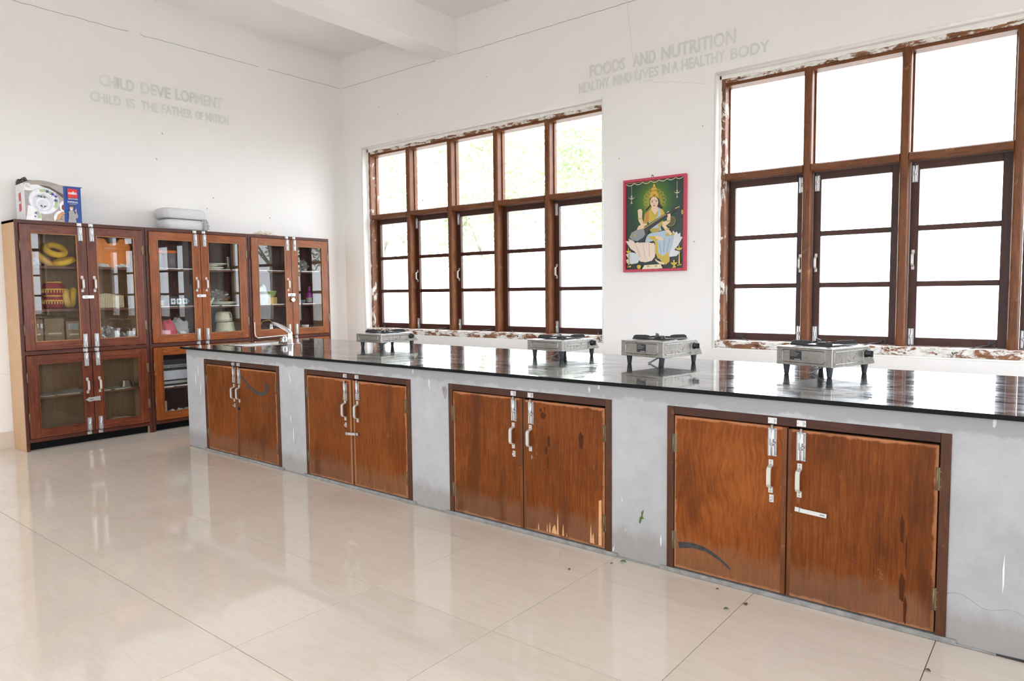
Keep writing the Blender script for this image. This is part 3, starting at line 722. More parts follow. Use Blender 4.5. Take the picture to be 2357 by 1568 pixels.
# granite slab with the sink cut-out
SX0,SX1,SY0,SY1=1.175,1.505,-2.115,-1.655
wt=root('granite_worktop',(4.3,-1.8,HS),'glossy black granite worktop running along the cement counter','worktop')
gx0,gx1,gy0,gy1=1.033,7.64,-2.394,-1.229
mb=MB(); mb.box(gx0,gy0,HS,SX0,gy1,H).box(SX1,gy0,HS,gx1,gy1,H).box(SX0,gy0,HS,SX1,SY0,H).box(SX0,SY1,HS,SX1,gy1,H)
for i,f_ in enumerate(mb.f):
    z_=[mb.v[q][2] for q in f_]
    if max(z_)-min(z_)>.001: mb.m[i]=1          # sawn edges are left unpolished
build('slab',mb,['granite','granite_edge'],wt)

# steel sink and its tap
sk=root('steel_sink',(1.34,-1.885,HS),'shallow stainless steel sink set into the black worktop','sink')
rings=[rrect(SX0-.022,SY0-.022,SX1+.022,SY1+.022,.06,H+.0004),rrect(SX0-.020,SY0-.020,SX1+.020,SY1+.020,.058,H+.0022),rrect(SX0+.004,SY0+.004,SX1-.004,SY1-.004,.055,H+.0016),rrect(SX0+.010,SY0+.010,SX1-.010,SY1-.010,.05,H-.010),
       rrect(SX0+.020,SY0+.020,SX1-.020,SY1-.020,.05,H-.12),rrect(SX0+.05,SY0+.05,SX1-.05,SY1-.05,.04,H-.15)]
build('bowl',MB().loft([r_[::-1] for r_ in rings],0,True,(False,True)),'steel_bright',sk)
build('drain',MB().lathe([(.036,H-.1495),(.036,H-.146),(.026,H-.148)],(1.34,-1.885,0),18),'iron_dark',sk)
tp=root('sink_tap',(1.585,-1.797,H),'chrome swan-neck tap with ribbed knob beside the sink','tap')
build('tap_body',MB().lathe([(.026,0),(.026,.006),(.021,.010),(.020,.06),(.0185,.075),(.0185,.092),(.012,.104)],(1.585,-1.797,H),20),'steel_bright',tp)
pth=[Vector((1.585,-1.797,.845)),Vector((1.578,-1.799,.862)),Vector((1.555,-1.803,.882)),Vector((1.50,-1.812,.905)),Vector((1.44,-1.822,.924)),Vector((1.405,-1.828,.930)),Vector((1.388,-1.831,.924)),Vector((1.384,-1.832,.908)),Vector((1.386,-1.832,.895))]
build('spout',MB().tube(pth,.0165,14,0,.0105).lathe([(.0125,.884),(.0125,.898)],(1.386,-1.832,0),14),'steel_bright',tp)
kb=MB(); n=20
kb.loft([[(1.545-.045*t_*1.0,-1.806+(.024+ (.003 if i%2 else -.002))*rr_*math.cos(2*math.pi*i/n),.806+(.024+(.003 if i%2 else -.002))*rr_*math.sin(2*math.pi*i/n)) for i in range(n)] for t_,rr_ in ((0,.55),(.25,.6),(.3,1),(.95,1),(1.05,.8))],0,False,(True,True))
build('tap_knob',kb,'steel_bright',tp)

# ------------------------------------------------------------------ single-burner stoves
def make_stove(name, corner, rz, hb, label, typeB, w=.272, dpt=.345):
    """local: x right along the near face, y back to the window, origin at near right corner on the worktop"""
    t=root(name,(corner[0],corner[1],H),label,'stove','single burner gas stoves on the worktop',rz=R(rz)); lz=.046; z1=lz+hb
    def part(nm,mb,mt,par=t,bv=0):
        o=place(nm,mb.mesh(nm,mt),par)
        if bv: bev(o,bv)
        return o
    # sheet body: side profile slopes at the far end
    prof=[(0,lz),(0,z1-.004),(.004,z1),(dpt-.060,z1),(dpt-.045,z1-.004),(dpt-.038,z1-.012),(dpt,lz+.006),(dpt,lz)]
    body=part('body',MB().prism(prof,0,-w,0),'stove_steel',t,.002)
    def rr2(x0,z0,x1,zz1,r,n=4):
        return [(p[0],p[1]) for p in rrect(x0,z0,x1,zz1,r,0,n)]
    # pressed panels: raised rim around a sunk field, on the near face and the right face
    def panel_front(x0,x1,z0,zz1,r,dep=.0022):
        o=rr2(x0,z0,x1,zz1,r); i_=rr2(x0+.004,z0+.004,x1-.004,zz1-.004,max(r-.004,.002)); m_=MB()
        m_.loft([[(p[0],0,p[1]) for p in o],[(p[0],-dep,p[1]) for p in [((a[0]+b_[0])/2,(a[1]+b_[1])/2) for a,b_ in zip(o,i_)]],[(p[0],-.0003,p[1]) for p in i_]],0,False)
        return m_
    def panel_side(y0,y1,z0,zz1,r,dep=.0022):
        o=rr2(y0,z0,y1,zz1,r); i_=rr2(y0+.004,z0+.004,y1-.004,zz1-.004,max(r-.004,.002)); m_=MB()
        m_.loft([[(0,p[0],p[1]) for p in o][::-1],[(dep,p[0],p[1]) for p in [((a[0]+b_[0])/2,(a[1]+b_[1])/2) for a,b_ in zip(o,i_)]][::-1],[(.0003,p[0],p[1]) for p in i_][::-1]],0,False)
        return m_
    part('pressed_panel',panel_front(-w+.028,-.032,lz+.012,z1-.010,.014 if typeB else .010),'stove_steel',body)
    part('pressed_panel',panel_side(.018,dpt-.095,lz+.012,z1-.012,.010),'stove_steel',body)
    if typeB:
        pl=part('rating_plate',MB().box(-w+.068 if rz<-12 else -w+.105,-.0012,lz+.024,(-w+.068 if rz<-12 else -w+.105)+.058,0,z1-.016),'plate_black',body)
        px=-w+.068 if rz<-12 else -w+.105
        tl=MB()
        for q in range(4): tl.box(px+.004,-.0017,z1-.022-.006*q,px+.030+.006*((q*7)%4),-.0011,z1-.0205-.006*q)
        tl.box(px+.024,-.0017,lz+.026,px+.054,-.0011,lz+.030)
        part('rating_text',tl,'plate_text',pl)
    else:
        for m_ in (MB().box(-w+.055,-.003,lz+hb*.42,-.062,0,lz+hb*.58),): part('pressed_rib',m_,'stove_steel',body,.0012)
        part('pressed_rib',MB().box(0,.050,lz+hb*.42,.003,dpt-.13,lz+hb*.58),'stove_steel',body,.0012)
    cx,cy_=-w/2,dpt*.45
    part('top_plate',MB().box(-w-.001,-.001,z1-.0015,.001,dpt-.055,z1+.0012),'stove_white',t)
    part('drip_tray',MB().lathe([(.098,z1+.001),(.094,z1+.006),(.082,z1+.004),(.03,z1+.002)],(cx,cy_,0),28),'stove_white',t)
    part('burner',MB().lathe([(.030,z1+.002),(.030,z1+.012),(.026,z1+.017),(.010,z1+.018)],(cx,cy_,0),18),'cast_iron',t)
    sq=.100
    g=part('pan_support',MB().tube([(cx-sq,cy_-sq,z1+.008),(cx+sq,cy_-sq,z1+.008),(cx+sq,cy_+sq,z1+.008),(cx-sq,cy_+sq,z1+.008)],.0045,6,0,None,True),'cast_iron',t)
    for (dx,dy) in ((1,1),(-1,1),(-1,-1),(1,-1)):
        m_=MB(); a=Vector((dx,dy,0)).normalized(); n_=Vector((-a.y,a.x,0))*.0035; p0=Vector((cx,cy_,0))+a*.055; p1=Vector((cx,cy_,0))+a*.140
        vs=[]
        for pp,za,zb in ((p0,z1+.012,z1+.022),(p0+a*.02,z1+.008,z1+.026),(p1-a*.012,z1+.004,z1+.027),(p1,z1+.004,z1+.020)):
            vs.append([(pp+n_+Vector((0,0,za))),(pp-n_+Vector((0,0,za))),(pp-n_+Vector((0,0,zb))),(pp+n_+Vector((0,0,zb)))])
        m_.loft(vs,0,False,(True,True)); part('support_fin',m_,'cast_iron',g)
    ky,kz=dpt-.070,lz+hb*.60
    kn=part('control_knob',MB().lathe([(.0175,0),(.0175,.004),(.015,.006),(.0135,.020),(.012,.023)],(0,ky,kz),18,0,0),'black_plastic',t)
    part('knob_grip',MB().box(.018,ky-.003,kz-.014,.030,ky+.003,kz+.014),'black_plastic',kn,.001)
    for (lx,ly) in ((-w+.032,.030),(-.026,.026),(-.026,dpt-.040),(-w+.032,dpt-.040)):
        part('leg',MB().lathe([(.0095,0),(.0105,.004),(.0155,lz-.002),(.0155,lz+.001)],(lx,ly,0),14),'rubber',t)
    part('gas_hose',MB().tube([(-w*.45,dpt*.55,lz+.004),(-w*.50,dpt*.50,lz-.008),(-w*.58,dpt*.40,.018),(-w*.62,dpt*.34,.005),(-w*.63,dpt*.30,.005)],.0045,7),'hose',t)
    return t
make_stove('gas_stove',(2.62,-1.765),-1,.060,'small gas stove farthest from the camera, beside the sink end',False)
make_stove('gas_stove',(4.077,-1.678),-6,.060,'gas stove in front of the right edge of the five-bay window',False)
make_stove('gas_stove',(4.738,-1.738),-10,.082,'rust-spotted gas stove standing under the framed picture',True)
make_stove('gas_stove',(5.548,-1.768),-17,.082,'nearest gas stove, rust-flecked with a black knob, before the large right window',True)

POSTER=[('ground',[(0.014,0.202),(0.071,0.212),(0.274,0.118),(0.506,0.155),(0.5,0.017),(0.014,0.019)]),
('gold',[(0.176,0.523),(0.176,0.532),(0.179,0.531),(0.179,0.524)]),
('gold',[(0.176,0.532),(0.181,0.539),(0.184,0.537),(0.179,0.531)]),
('gold',[(0.181,0.539),(0.191,0.544),(0.192,0.541),(0.184,0.537)]),
('gold',[(0.191,0.544),(0.203,0.544),(0.202,0.541),(0.192,0.541)]),
('gold',[(0.203,0.544),(0.213,0.54),(0.211,0.538),(0.202,0.541)]),
('gold',[(0.213,0.54),(0.219,0.534),(0.216,0.533),(0.211,0.538)]),
('gold',[(0.219,0.534),(0.219,0.525),(0.216,0.526),(0.216,0.533)]),
('gold',[(0.219,0.525),(0.213,0.518),(0.211,0.52),(0.216,0.526)]),
('gold',[(0.213,0.518),(0.203,0.513),(0.202,0.516),(0.211,0.52)]),
('gold',[(0.203,0.513),(0.192,0.513),(0.192,0.516),(0.202,0.516)]),
('gold',[(0.192,0.513),(0.182,0.517),(0.184,0.519),(0.192,0.516)]),
('gold',[(0.182,0.517),(0.176,0.523),(0.179,0.524),(0.184,0.519)]),
('gold',[(0.17,0.558),(0.173,0.566),(0.176,0.564),(0.173,0.558)]),
('gold',[(0.173,0.566),(0.182,0.57),(0.183,0.567),(0.176,0.564)]),
('gold',[(0.182,0.57),(0.193,0.571),(0.193,0.568),(0.183,0.567)]),
('gold',[(0.193,0.571),(0.204,0.567),(0.203,0.565),(0.193,0.568)]),
('gold',[(0.204,0.567),(0.212,0.561),(0.21,0.56),(0.203,0.565)]),
('gold',[(0.212,0.561),(0.215,0.553),(0.212,0.553),(0.21,0.56)]),
('gold',[(0.215,0.553),(0.212,0.545),(0.209,0.547),(0.212,0.553)]),
('gold',[(0.212,0.545),(0.203,0.541),(0.202,0.544),(0.209,0.547)]),
('gold',[(0.203,0.541),(0.192,0.54),(0.192,0.543),(0.202,0.544)]),
('gold',[(0.192,0.54),(0.181,0.543),(0.182,0.546),(0.192,0.543)]),
('gold',[(0.181,0.543),(0.172,0.55),(0.175,0.551),(0.182,0.546)]),
('gold',[(0.172,0.55),(0.17,0.558),(0.173,0.558),(0.175,0.551)]),
('gold',[(0.178,0.591),(0.185,0.597),(0.187,0.594),(0.181,0.59)]),
('gold',[(0.185,0.597),(0.195,0.598),(0.195,0.595),(0.187,0.594)]),
('gold',[(0.195,0.598),(0.206,0.595),(0.205,0.592),(0.195,0.595)]),
('gold',[(0.206,0.595),(0.216,0.588),(0.213,0.586),(0.205,0.592)]),
('gold',[(0.216,0.588),(0.221,0.579),(0.217,0.579),(0.213,0.586)]),
('gold',[(0.221,0.579),(0.22,0.571),(0.217,0.572),(0.217,0.579)]),
('gold',[(0.22,0.571),(0.214,0.566),(0.212,0.568),(0.217,0.572)]),
('gold',[(0.214,0.566),(0.204,0.564),(0.203,0.567),(0.212,0.568)]),
('gold',[(0.204,0.564),(0.192,0.568),(0.194,0.57),(0.203,0.567)]),
('gold',[(0.192,0.568),(0.183,0.574),(0.185,0.576),(0.194,0.57)]),
('gold',[(0.183,0.574),(0.178,0.583),(0.181,0.583),(0.185,0.576)]),
('gold',[(0.178,0.583),(0.178,0.591),(0.181,0.59),(0.181,0.583)]),
('gold',[(0.201,0.617),(0.209,0.62),(0.21,0.617),(0.203,0.615)]),
('gold',[(0.209,0.62),(0.219,0.618),(0.218,0.615),(0.21,0.617)]),
('gold',[(0.219,0.618),(0.229,0.611),(0.226,0.609),(0.218,0.615)]),
('gold',[(0.229,0.611),(0.235,0.602),(0.232,0.601),(0.226,0.609)]),
('gold',[(0.235,0.602),(0.236,0.592),(0.233,0.593),(0.232,0.601)]),
('gold',[(0.236,0.592),(0.232,0.585),(0.23,0.588),(0.233,0.593)]),
('gold',[(0.232,0.585),(0.224,0.583),(0.223,0.586),(0.23,0.588)]),
('gold',[(0.224,0.583),(0.214,0.585),(0.214,0.588),(0.223,0.586)]),
('gold',[(0.214,0.585),(0.204,0.592),(0.206,0.594),(0.214,0.588)]),
('gold',[(0.204,0.592),(0.198,0.601),(0.201,0.602),(0.206,0.594)]),
('gold',[(0.198,0.601),(0.196,0.61),(0.2,0.609),(0.201,0.602)]),
('gold',[(0.196,0.61),(0.201,0.617),(0.203,0.615),(0.2,0.609)]),
('gold',[(0.233,0.633),(0.242,0.632),(0.242,0.63),(0.234,0.63)]),
('gold',[(0.242,0.632),(0.251,0.627),(0.249,0.625),(0.242,0.63)]),
('gold',[(0.251,0.627),(0.257,0.618),(0.254,0.617),(0.249,0.625)]),
('gold',[(0.257,0.618),(0.259,0.607),(0.256,0.608),(0.254,0.617)]),
('gold',[(0.259,0.607),(0.257,0.599),(0.254,0.601),(0.256,0.608)]),
('gold',[(0.257,0.599),(0.25,0.594),(0.249,0.597),(0.254,0.601)]),
('gold',[(0.25,0.594),(0.241,0.595),(0.241,0.597),(0.249,0.597)]),
('gold',[(0.241,0.595),(0.232,0.6),(0.234,0.602),(0.241,0.597)]),
('gold',[(0.232,0.6),(0.225,0.609),(0.229,0.61),(0.234,0.602)]),
('gold',[(0.225,0.609),(0.223,0.62),(0.227,0.619),(0.229,0.61)]),
('gold',[(0.223,0.62),(0.226,0.628),(0.229,0.626),(0.227,0.619)]),
('gold',[(0.226,0.628),(0.233,0.633),(0.234,0.63),(0.229,0.626)]),
('gold',[(0.271,0.636),(0.279,0.632),(0.277,0.63),(0.271,0.633)]),
('gold',[(0.279,0.632),(0.285,0.624),(0.283,0.623),(0.277,0.63)]),
('gold',[(0.285,0.624),(0.288,0.614),(0.284,0.614),(0.283,0.623)]),
('gold',[(0.288,0.614),(0.285,0.604),(0.283,0.606),(0.284,0.614)]),
('gold',[(0.285,0.604),(0.279,0.598),(0.278,0.6),(0.283,0.606)]),
('gold',[(0.279,0.598),(0.271,0.596),(0.271,0.599),(0.278,0.6)]),
('gold',[(0.271,0.596),(0.262,0.599),(0.264,0.602),(0.271,0.599)]),
('gold',[(0.262,0.599),(0.256,0.607),(0.259,0.608),(0.264,0.602)]),
('gold',[(0.256,0.607),(0.253,0.617),(0.257,0.617),(0.259,0.608)]),
('gold',[(0.253,0.617),(0.256,0.627),(0.259,0.625),(0.257,0.617)]),
('gold',[(0.256,0.627),(0.262,0.634),(0.264,0.631),(0.259,0.625)]),
('gold',[(0.262,0.634),(0.271,0.636),(0.271,0.633),(0.264,0.631)]),
('gold',[(0.308,0.626),(0.315,0.62),(0.312,0.618),(0.307,0.623)]),
('gold',[(0.315,0.62),(0.317,0.61),(0.314,0.61),(0.312,0.618)]),
('gold',[(0.317,0.61),(0.315,0.601),(0.312,0.602),(0.314,0.61)]),
('gold',[(0.315,0.601),(0.309,0.593),(0.307,0.595),(0.312,0.602)]),
('gold',[(0.309,0.593),(0.3,0.589),(0.3,0.592),(0.307,0.595)]),
('gold',[(0.3,0.589),(0.291,0.59),(0.293,0.593),(0.3,0.592)]),
('gold',[(0.291,0.59),(0.285,0.596),(0.287,0.598),(0.293,0.593)]),
('gold',[(0.285,0.596),(0.282,0.605),(0.285,0.605),(0.287,0.598)]),
('gold',[(0.282,0.605),(0.284,0.615),(0.287,0.614),(0.285,0.605)]),
('gold',[(0.284,0.615),(0.29,0.623),(0.292,0.621),(0.287,0.614)]),
('gold',[(0.29,0.623),(0.299,0.627),(0.299,0.624),(0.292,0.621)]),
('gold',[(0.299,0.627),(0.308,0.626),(0.307,0.623),(0.299,0.624)]),
('gold',[(0.34,0.604),(0.344,0.596),(0.341,0.596),(0.337,0.602)]),
('gold',[(0.344,0.596),(0.343,0.587),(0.339,0.588),(0.341,0.596)]),
('gold',[(0.343,0.587),(0.337,0.579),(0.334,0.582),(0.339,0.588)]),
('gold',[(0.337,0.579),(0.327,0.574),(0.326,0.577),(0.334,0.582)]),
('gold',[(0.327,0.574),(0.317,0.574),(0.318,0.577),(0.326,0.577)]),
('gold',[(0.317,0.574),(0.309,0.578),(0.311,0.58),(0.318,0.577)]),
('gold',[(0.309,0.578),(0.305,0.586),(0.308,0.586),(0.311,0.58)]),
('gold',[(0.305,0.586),(0.306,0.595),(0.309,0.594),(0.308,0.586)]),
('gold',[(0.306,0.595),(0.312,0.603),(0.314,0.601),(0.309,0.594)]),
('gold',[(0.312,0.603),(0.321,0.608),(0.322,0.605),(0.314,0.601)]),
('gold',[(0.321,0.608),(0.331,0.608),(0.331,0.605),(0.322,0.605)]),
('gold',[(0.331,0.608),(0.34,0.604),(0.337,0.602),(0.331,0.605)]),
('gold',[(0.361,0.574),(0.362,0.566),(0.359,0.567),(0.358,0.573)]),
('gold',[(0.362,0.566),(0.357,0.558),(0.355,0.56),(0.359,0.567)]),
('gold',[(0.357,0.558),(0.348,0.553),(0.347,0.556),(0.355,0.56)]),
('gold',[(0.348,0.553),(0.337,0.552),(0.337,0.555),(0.347,0.556)]),
('gold',[(0.337,0.552),(0.327,0.555),(0.329,0.557),(0.337,0.555)]),
('gold',[(0.327,0.555),(0.321,0.562),(0.324,0.563),(0.329,0.557)]),
('gold',[(0.321,0.562),(0.32,0.57),(0.324,0.569),(0.324,0.563)]),
('gold',[(0.32,0.57),(0.325,0.577),(0.328,0.575),(0.324,0.569)]),
('gold',[(0.325,0.577),(0.334,0.582),(0.336,0.58),(0.328,0.575)]),
('gold',[(0.334,0.582),(0.345,0.584),(0.345,0.581),(0.336,0.58)]),
('gold',[(0.345,0.584),(0.355,0.581),(0.353,0.578),(0.345,0.581)]),
('gold',[(0.355,0.581),(0.361,0.574),(0.358,0.573),(0.353,0.578)]),
('gold',[(0.37,0.54),(0.367,0.533),(0.364,0.534),(0.367,0.54)]),
('gold',[(0.367,0.533),(0.359,0.528),(0.358,0.53),(0.364,0.534)]),
('gold',[(0.359,0.528),(0.349,0.526),(0.348,0.529),(0.358,0.53)]),
('gold',[(0.349,0.526),(0.337,0.529),(0.339,0.531),(0.348,0.529)]),
('gold',[(0.337,0.529),(0.329,0.535),(0.332,0.536),(0.339,0.531)]),
('gold',[(0.329,0.535),(0.326,0.543),(0.329,0.543),(0.332,0.536)]),
('gold',[(0.326,0.543),(0.328,0.55),(0.331,0.549),(0.329,0.543)]),
('gold',[(0.328,0.55),(0.336,0.555),(0.338,0.553),(0.331,0.549)]),
('gold',[(0.336,0.555),(0.347,0.557),(0.347,0.554),(0.338,0.553)]),
('gold',[(0.347,0.557),(0.358,0.554),(0.357,0.552),(0.347,0.554)]),
('gold',[(0.358,0.554),(0.367,0.548),(0.364,0.547),(0.357,0.552)]),
('gold',[(0.367,0.548),(0.37,0.54),(0.367,0.54),(0.364,0.547)]),
('gold',[(0.364,0.507),(0.359,0.502),(0.356,0.504),(0.361,0.509)]),
('gold',[(0.359,0.502),(0.349,0.5),(0.348,0.503),(0.356,0.504)]),
('gold',[(0.349,0.5),(0.338,0.502),(0.339,0.505),(0.348,0.503)]),
('gold',[(0.338,0.502),(0.328,0.508),(0.331,0.51),(0.339,0.505)]),
('gold',[(0.328,0.508),(0.323,0.516),(0.326,0.517),(0.331,0.51)]),
('gold',[(0.323,0.516),(0.323,0.525),(0.326,0.523),(0.326,0.517)]),
('gold',[(0.323,0.525),(0.328,0.53),(0.33,0.528),(0.326,0.523)]),
('gold',[(0.328,0.53),(0.338,0.532),(0.339,0.529),(0.33,0.528)]),
('gold',[(0.338,0.532),(0.349,0.53),(0.348,0.527),(0.339,0.529)]),
('gold',[(0.349,0.53),(0.359,0.524),(0.356,0.522),(0.348,0.527)]),
('gold',[(0.359,0.524),(0.364,0.515),(0.361,0.515),(0.356,0.522)]),
('gold',[(0.364,0.515),(0.364,0.507),(0.361,0.509),(0.361,0.515)]),
('hair',[(0.229,0.574),(0.305,0.567),(0.315,0.513),(0.341,0.487),(0.325,0.472),(0.299,0.496),(0.236,0.502),(0.199,0.469),(0.193,0.481),(0.226,0.508)]),
('petal2',[(0.392,0.107),(0.365,0.191),(0.416,0.271),(0.426,0.305),(0.442,0.287),(0.457,0.297),(0.467,0.276),(0.486,0.287),(0.486,0.258),(0.505,0.251),(0.468,0.192),(0.436,0.158),(0.487,0.142),(0.455,0.111)]),
('swan',[(0.019,0.141),(0.064,0.157),(0.098,0.15),(0.14,0.13),(0.146,0.099),(0.126,0.069),(0.071,0.062),(0.029,0.073),(0.021,0.098),(0.043,0.106)]),
('petal',[(0.016,0.248),(0.05,0.243),(0.043,0.265),(0.091,0.241),(0.102,0.225),(0.126,0.236),(0.146,0.226),(0.166,0.234),(0.19,0.224),(0.22,0.228),(0.247,0.218),(0.267,0.22),(0.28,0.166),(0.274,0.112),(0.248,0.083),(0.194,0.073),(0.146,0.081),(0.133,0.118),(0.098,0.162),(0.064,0.182)]),
('petalsh',[(0.102,0.225),(0.107,0.222),(0.153,0.117),(0.143,0.117)]),
('petalsh',[(0.166,0.231),(0.171,0.228),(0.194,0.109),(0.187,0.11)]),
('petalsh',[(0.22,0.225),(0.225,0.222),(0.234,0.114),(0.227,0.114)]),
('sari',[(0.207,0.283),(0.247,0.299),(0.3,0.301),(0.352,0.31),(0.403,0.289),(0.435,0.264),(0.423,0.2),(0.398,0.131),(0.398,0.072),(0.366,0.055),(0.333,0.074),(0.3,0.111),(0.274,0.148),(0.274,0.202),(0.287,0.249),(0.247,0.233),(0.187,0.224)]),
('sarish',[(0.306,0.218),(0.313,0.217),(0.333,0.134),(0.327,0.134)]),
('sarish',[(0.352,0.251),(0.358,0.25),(0.353,0.145),(0.345,0.145)]),
('sarish',[(0.397,0.248),(0.404,0.248),(0.378,0.149),(0.371,0.15)]),
('sarish',[(0.22,0.258),(0.273,0.261),(0.247,0.245)]),
('yellow',[(0.274,0.22),(0.3,0.224),(0.3,0.147),(0.34,0.115),(0.333,0.092),(0.3,0.099),(0.277,0.148)]),
('yellow',[(0.333,0.11),(0.391,0.149),(0.398,0.072),(0.366,0.049),(0.327,0.074)]),
('yellow',[(0.207,0.274),(0.273,0.272),(0.3,0.254),(0.281,0.219),(0.247,0.251)]),
('skin',[(0.274,0.1),(0.301,0.081),(0.356,0.062),(0.353,0.049),(0.314,0.057),(0.281,0.082)]),
('skin',[(0.273,0.276),(0.326,0.264),(0.347,0.245),(0.339,0.231),(0.306,0.242),(0.28,0.255)]),
('yellow',[(0.193,0.446),(0.226,0.473),(0.246,0.489),(0.299,0.491),(0.338,0.47),(0.361,0.433),(0.338,0.37),(0.313,0.318),(0.247,0.316),(0.22,0.378)]),
('sari',[(0.299,0.488),(0.32,0.48),(0.325,0.429),(0.306,0.378),(0.332,0.311),(0.253,0.304),(0.22,0.384),(0.273,0.392),(0.304,0.431)]),
('orange',[(0.186,0.452),(0.223,0.473),(0.22,0.39),(0.206,0.376),(0.176,0.381)]),
('skin',[(0.249,0.504),(0.292,0.5),(0.302,0.467),(0.273,0.433),(0.241,0.472)]),
('gold',[(0.246,0.471),(0.273,0.433),(0.3,0.467),(0.304,0.462),(0.274,0.416),(0.241,0.466)]),
('gold',[(0.227,0.324),(0.247,0.334),(0.313,0.33),(0.316,0.315),(0.3,0.301),(0.247,0.302)]),
('gold',[(0.299,0.355),(0.332,0.382),(0.338,0.375),(0.306,0.325)]),
('skin',[(0.302,0.529),(0.301,0.518),(0.297,0.508),(0.292,0.5),(0.285,0.494),(0.276,0.491),(0.267,0.49),(0.258,0.492),(0.25,0.497),(0.242,0.504),(0.237,0.513),(0.233,0.524),(0.232,0.535),(0.233,0.545),(0.237,0.555),(0.242,0.563),(0.249,0.569),(0.258,0.572),(0.267,0.573),(0.276,0.571),(0.284,0.566),(0.292,0.559),(0.297,0.55),(0.301,0.539)]),
('crown',[(0.228,0.561),(0.232,0.597),(0.246,0.622),(0.24,0.635),(0.255,0.648),(0.259,0.665),(0.266,0.676),(0.274,0.664),(0.28,0.645),(0.293,0.629),(0.286,0.615),(0.302,0.593),(0.308,0.553),(0.289,0.571),(0.267,0.577),(0.246,0.573)]),
('crownsh',[(0.28,0.582),(0.278,0.578),(0.274,0.576),(0.268,0.575),(0.262,0.577),(0.258,0.58),(0.256,0.585),(0.258,0.589),(0.262,0.591),(0.268,0.592),(0.274,0.59),(0.278,0.587)]),
('crownsh',[(0.243,0.623),(0.292,0.622),(0.293,0.617),(0.244,0.618)]),
('crownsh',[(0.253,0.645),(0.28,0.645),(0.28,0.641),(0.253,0.641)]),
('eye',[(0.259,0.535),(0.257,0.533),(0.253,0.532),(0.248,0.533),(0.244,0.534),(0.242,0.536),(0.244,0.538),(0.248,0.538),(0.253,0.538),(0.257,0.537)]),
('eye',[(0.293,0.536),(0.292,0.535),(0.287,0.534),(0.282,0.535),(0.278,0.536),(0.276,0.538),(0.278,0.539),(0.282,0.54),(0.287,0.54),(0.292,0.538)]),
('eye',[(0.24,0.545),(0.259,0.547),(0.259,0.544),(0.24,0.542)]),
('eye',[(0.276,0.547),(0.295,0.546),(0.295,0.543),(0.276,0.545)]),
('eye',[(0.267,0.522),(0.272,0.519),(0.267,0.517),(0.263,0.52)]),
('lip',[(0.278,0.504),(0.276,0.502),(0.271,0.501),(0.264,0.502),(0.258,0.504),(0.256,0.506),(0.258,0.508),(0.264,0.509),(0.271,0.508),(0.276,0.506)]),
('lip',[(0.271,0.55),(0.27,0.547),(0.268,0.546),(0.266,0.548),(0.266,0.551),(0.266,0.554),(0.268,0.555),(0.27,0.553)]),
('gourd',[(0.44,0.354),(0.431,0.346),(0.42,0.341),(0.408,0.339),(0.397,0.34),(0.386,0.345),(0.378,0.353),(0.374,0.363),(0.372,0.374),(0.375,0.386),(0.381,0.396),(0.39,0.404),(0.401,0.41),(0.413,0.411),(0.424,0.41),(0.434,0.405),(0.442,0.397),(0.447,0.387),(0.448,0.376),(0.446,0.365)]),
('gold',[(0.44,0.354),(0.431,0.346),(0.429,0.349),(0.437,0.356)]),
('gold',[(0.431,0.346),(0.42,0.341),(0.419,0.344),(0.429,0.349)]),
('gold',[(0.42,0.341),(0.408,0.339),(0.408,0.342),(0.419,0.344)]),
('gold',[(0.408,0.339),(0.397,0.34),(0.398,0.343),(0.408,0.342)]),
('gold',[(0.397,0.34),(0.386,0.345),(0.388,0.347),(0.398,0.343)]),
('gold',[(0.386,0.345),(0.378,0.353),(0.381,0.355),(0.388,0.347)]),
('gold',[(0.378,0.353),(0.374,0.363),(0.377,0.364),(0.381,0.355)]),
('gold',[(0.374,0.363),(0.372,0.374),(0.376,0.374),(0.377,0.364)]),
('gold',[(0.372,0.374),(0.375,0.386),(0.378,0.385),(0.376,0.374)]),
('gold',[(0.375,0.386),(0.381,0.396),(0.384,0.394),(0.378,0.385)]),
('gold',[(0.381,0.396),(0.39,0.404),(0.392,0.402),(0.384,0.394)]),
('gold',[(0.39,0.404),(0.401,0.41),(0.402,0.407),(0.392,0.402)]),
('gold',[(0.401,0.41),(0.413,0.411),(0.413,0.409),(0.402,0.407)]),
('gold',[(0.413,0.411),(0.424,0.41),(0.423,0.407),(0.413,0.409)]),
('gold',[(0.424,0.41),(0.434,0.405),(0.433,0.403),(0.423,0.407)]),
('gold',[(0.434,0.405),(0.442,0.397),(0.44,0.395),(0.433,0.403)]),
('gold',[(0.442,0.397),(0.447,0.387),(0.444,0.386),(0.44,0.395)]),
('gold',[(0.447,0.387),(0.448,0.376),(0.445,0.376),(0.444,0.386)]),
('gold',[(0.448,0.376),(0.446,0.365),(0.443,0.366),(0.445,0.376)]),
('gold',[(0.446,0.365),(0.44,0.354),(0.437,0.356),(0.443,0.366)]),
('skin',[(0.125,0.481),(0.135,0.487),(0.156,0.49),(0.166,0.472),(0.165,0.418),(0.176,0.384),(0.21,0.371),(0.203,0.354),(0.156,0.361),(0.133,0.399)]),
('gold',[(0.125,0.422),(0.165,0.415),(0.163,0.406),(0.128,0.413)]),
('gold',[(0.171,0.387),(0.205,0.379),(0.203,0.37),(0.169,0.378)]),
('skin',[(0.169,0.372),(0.207,0.361),(0.166,0.327),(0.136,0.302),(0.11,0.313),(0.132,0.357)]),
('skin',[(0.338,0.375),(0.377,0.384),(0.372,0.443),(0.386,0.454),(0.404,0.45),(0.406,0.423),(0.403,0.371),(0.368,0.347),(0.335,0.34)]),
('skin',[(0.332,0.352),(0.361,0.355),(0.394,0.313),(0.419,0.285),(0.4,0.263),(0.365,0.306)]),
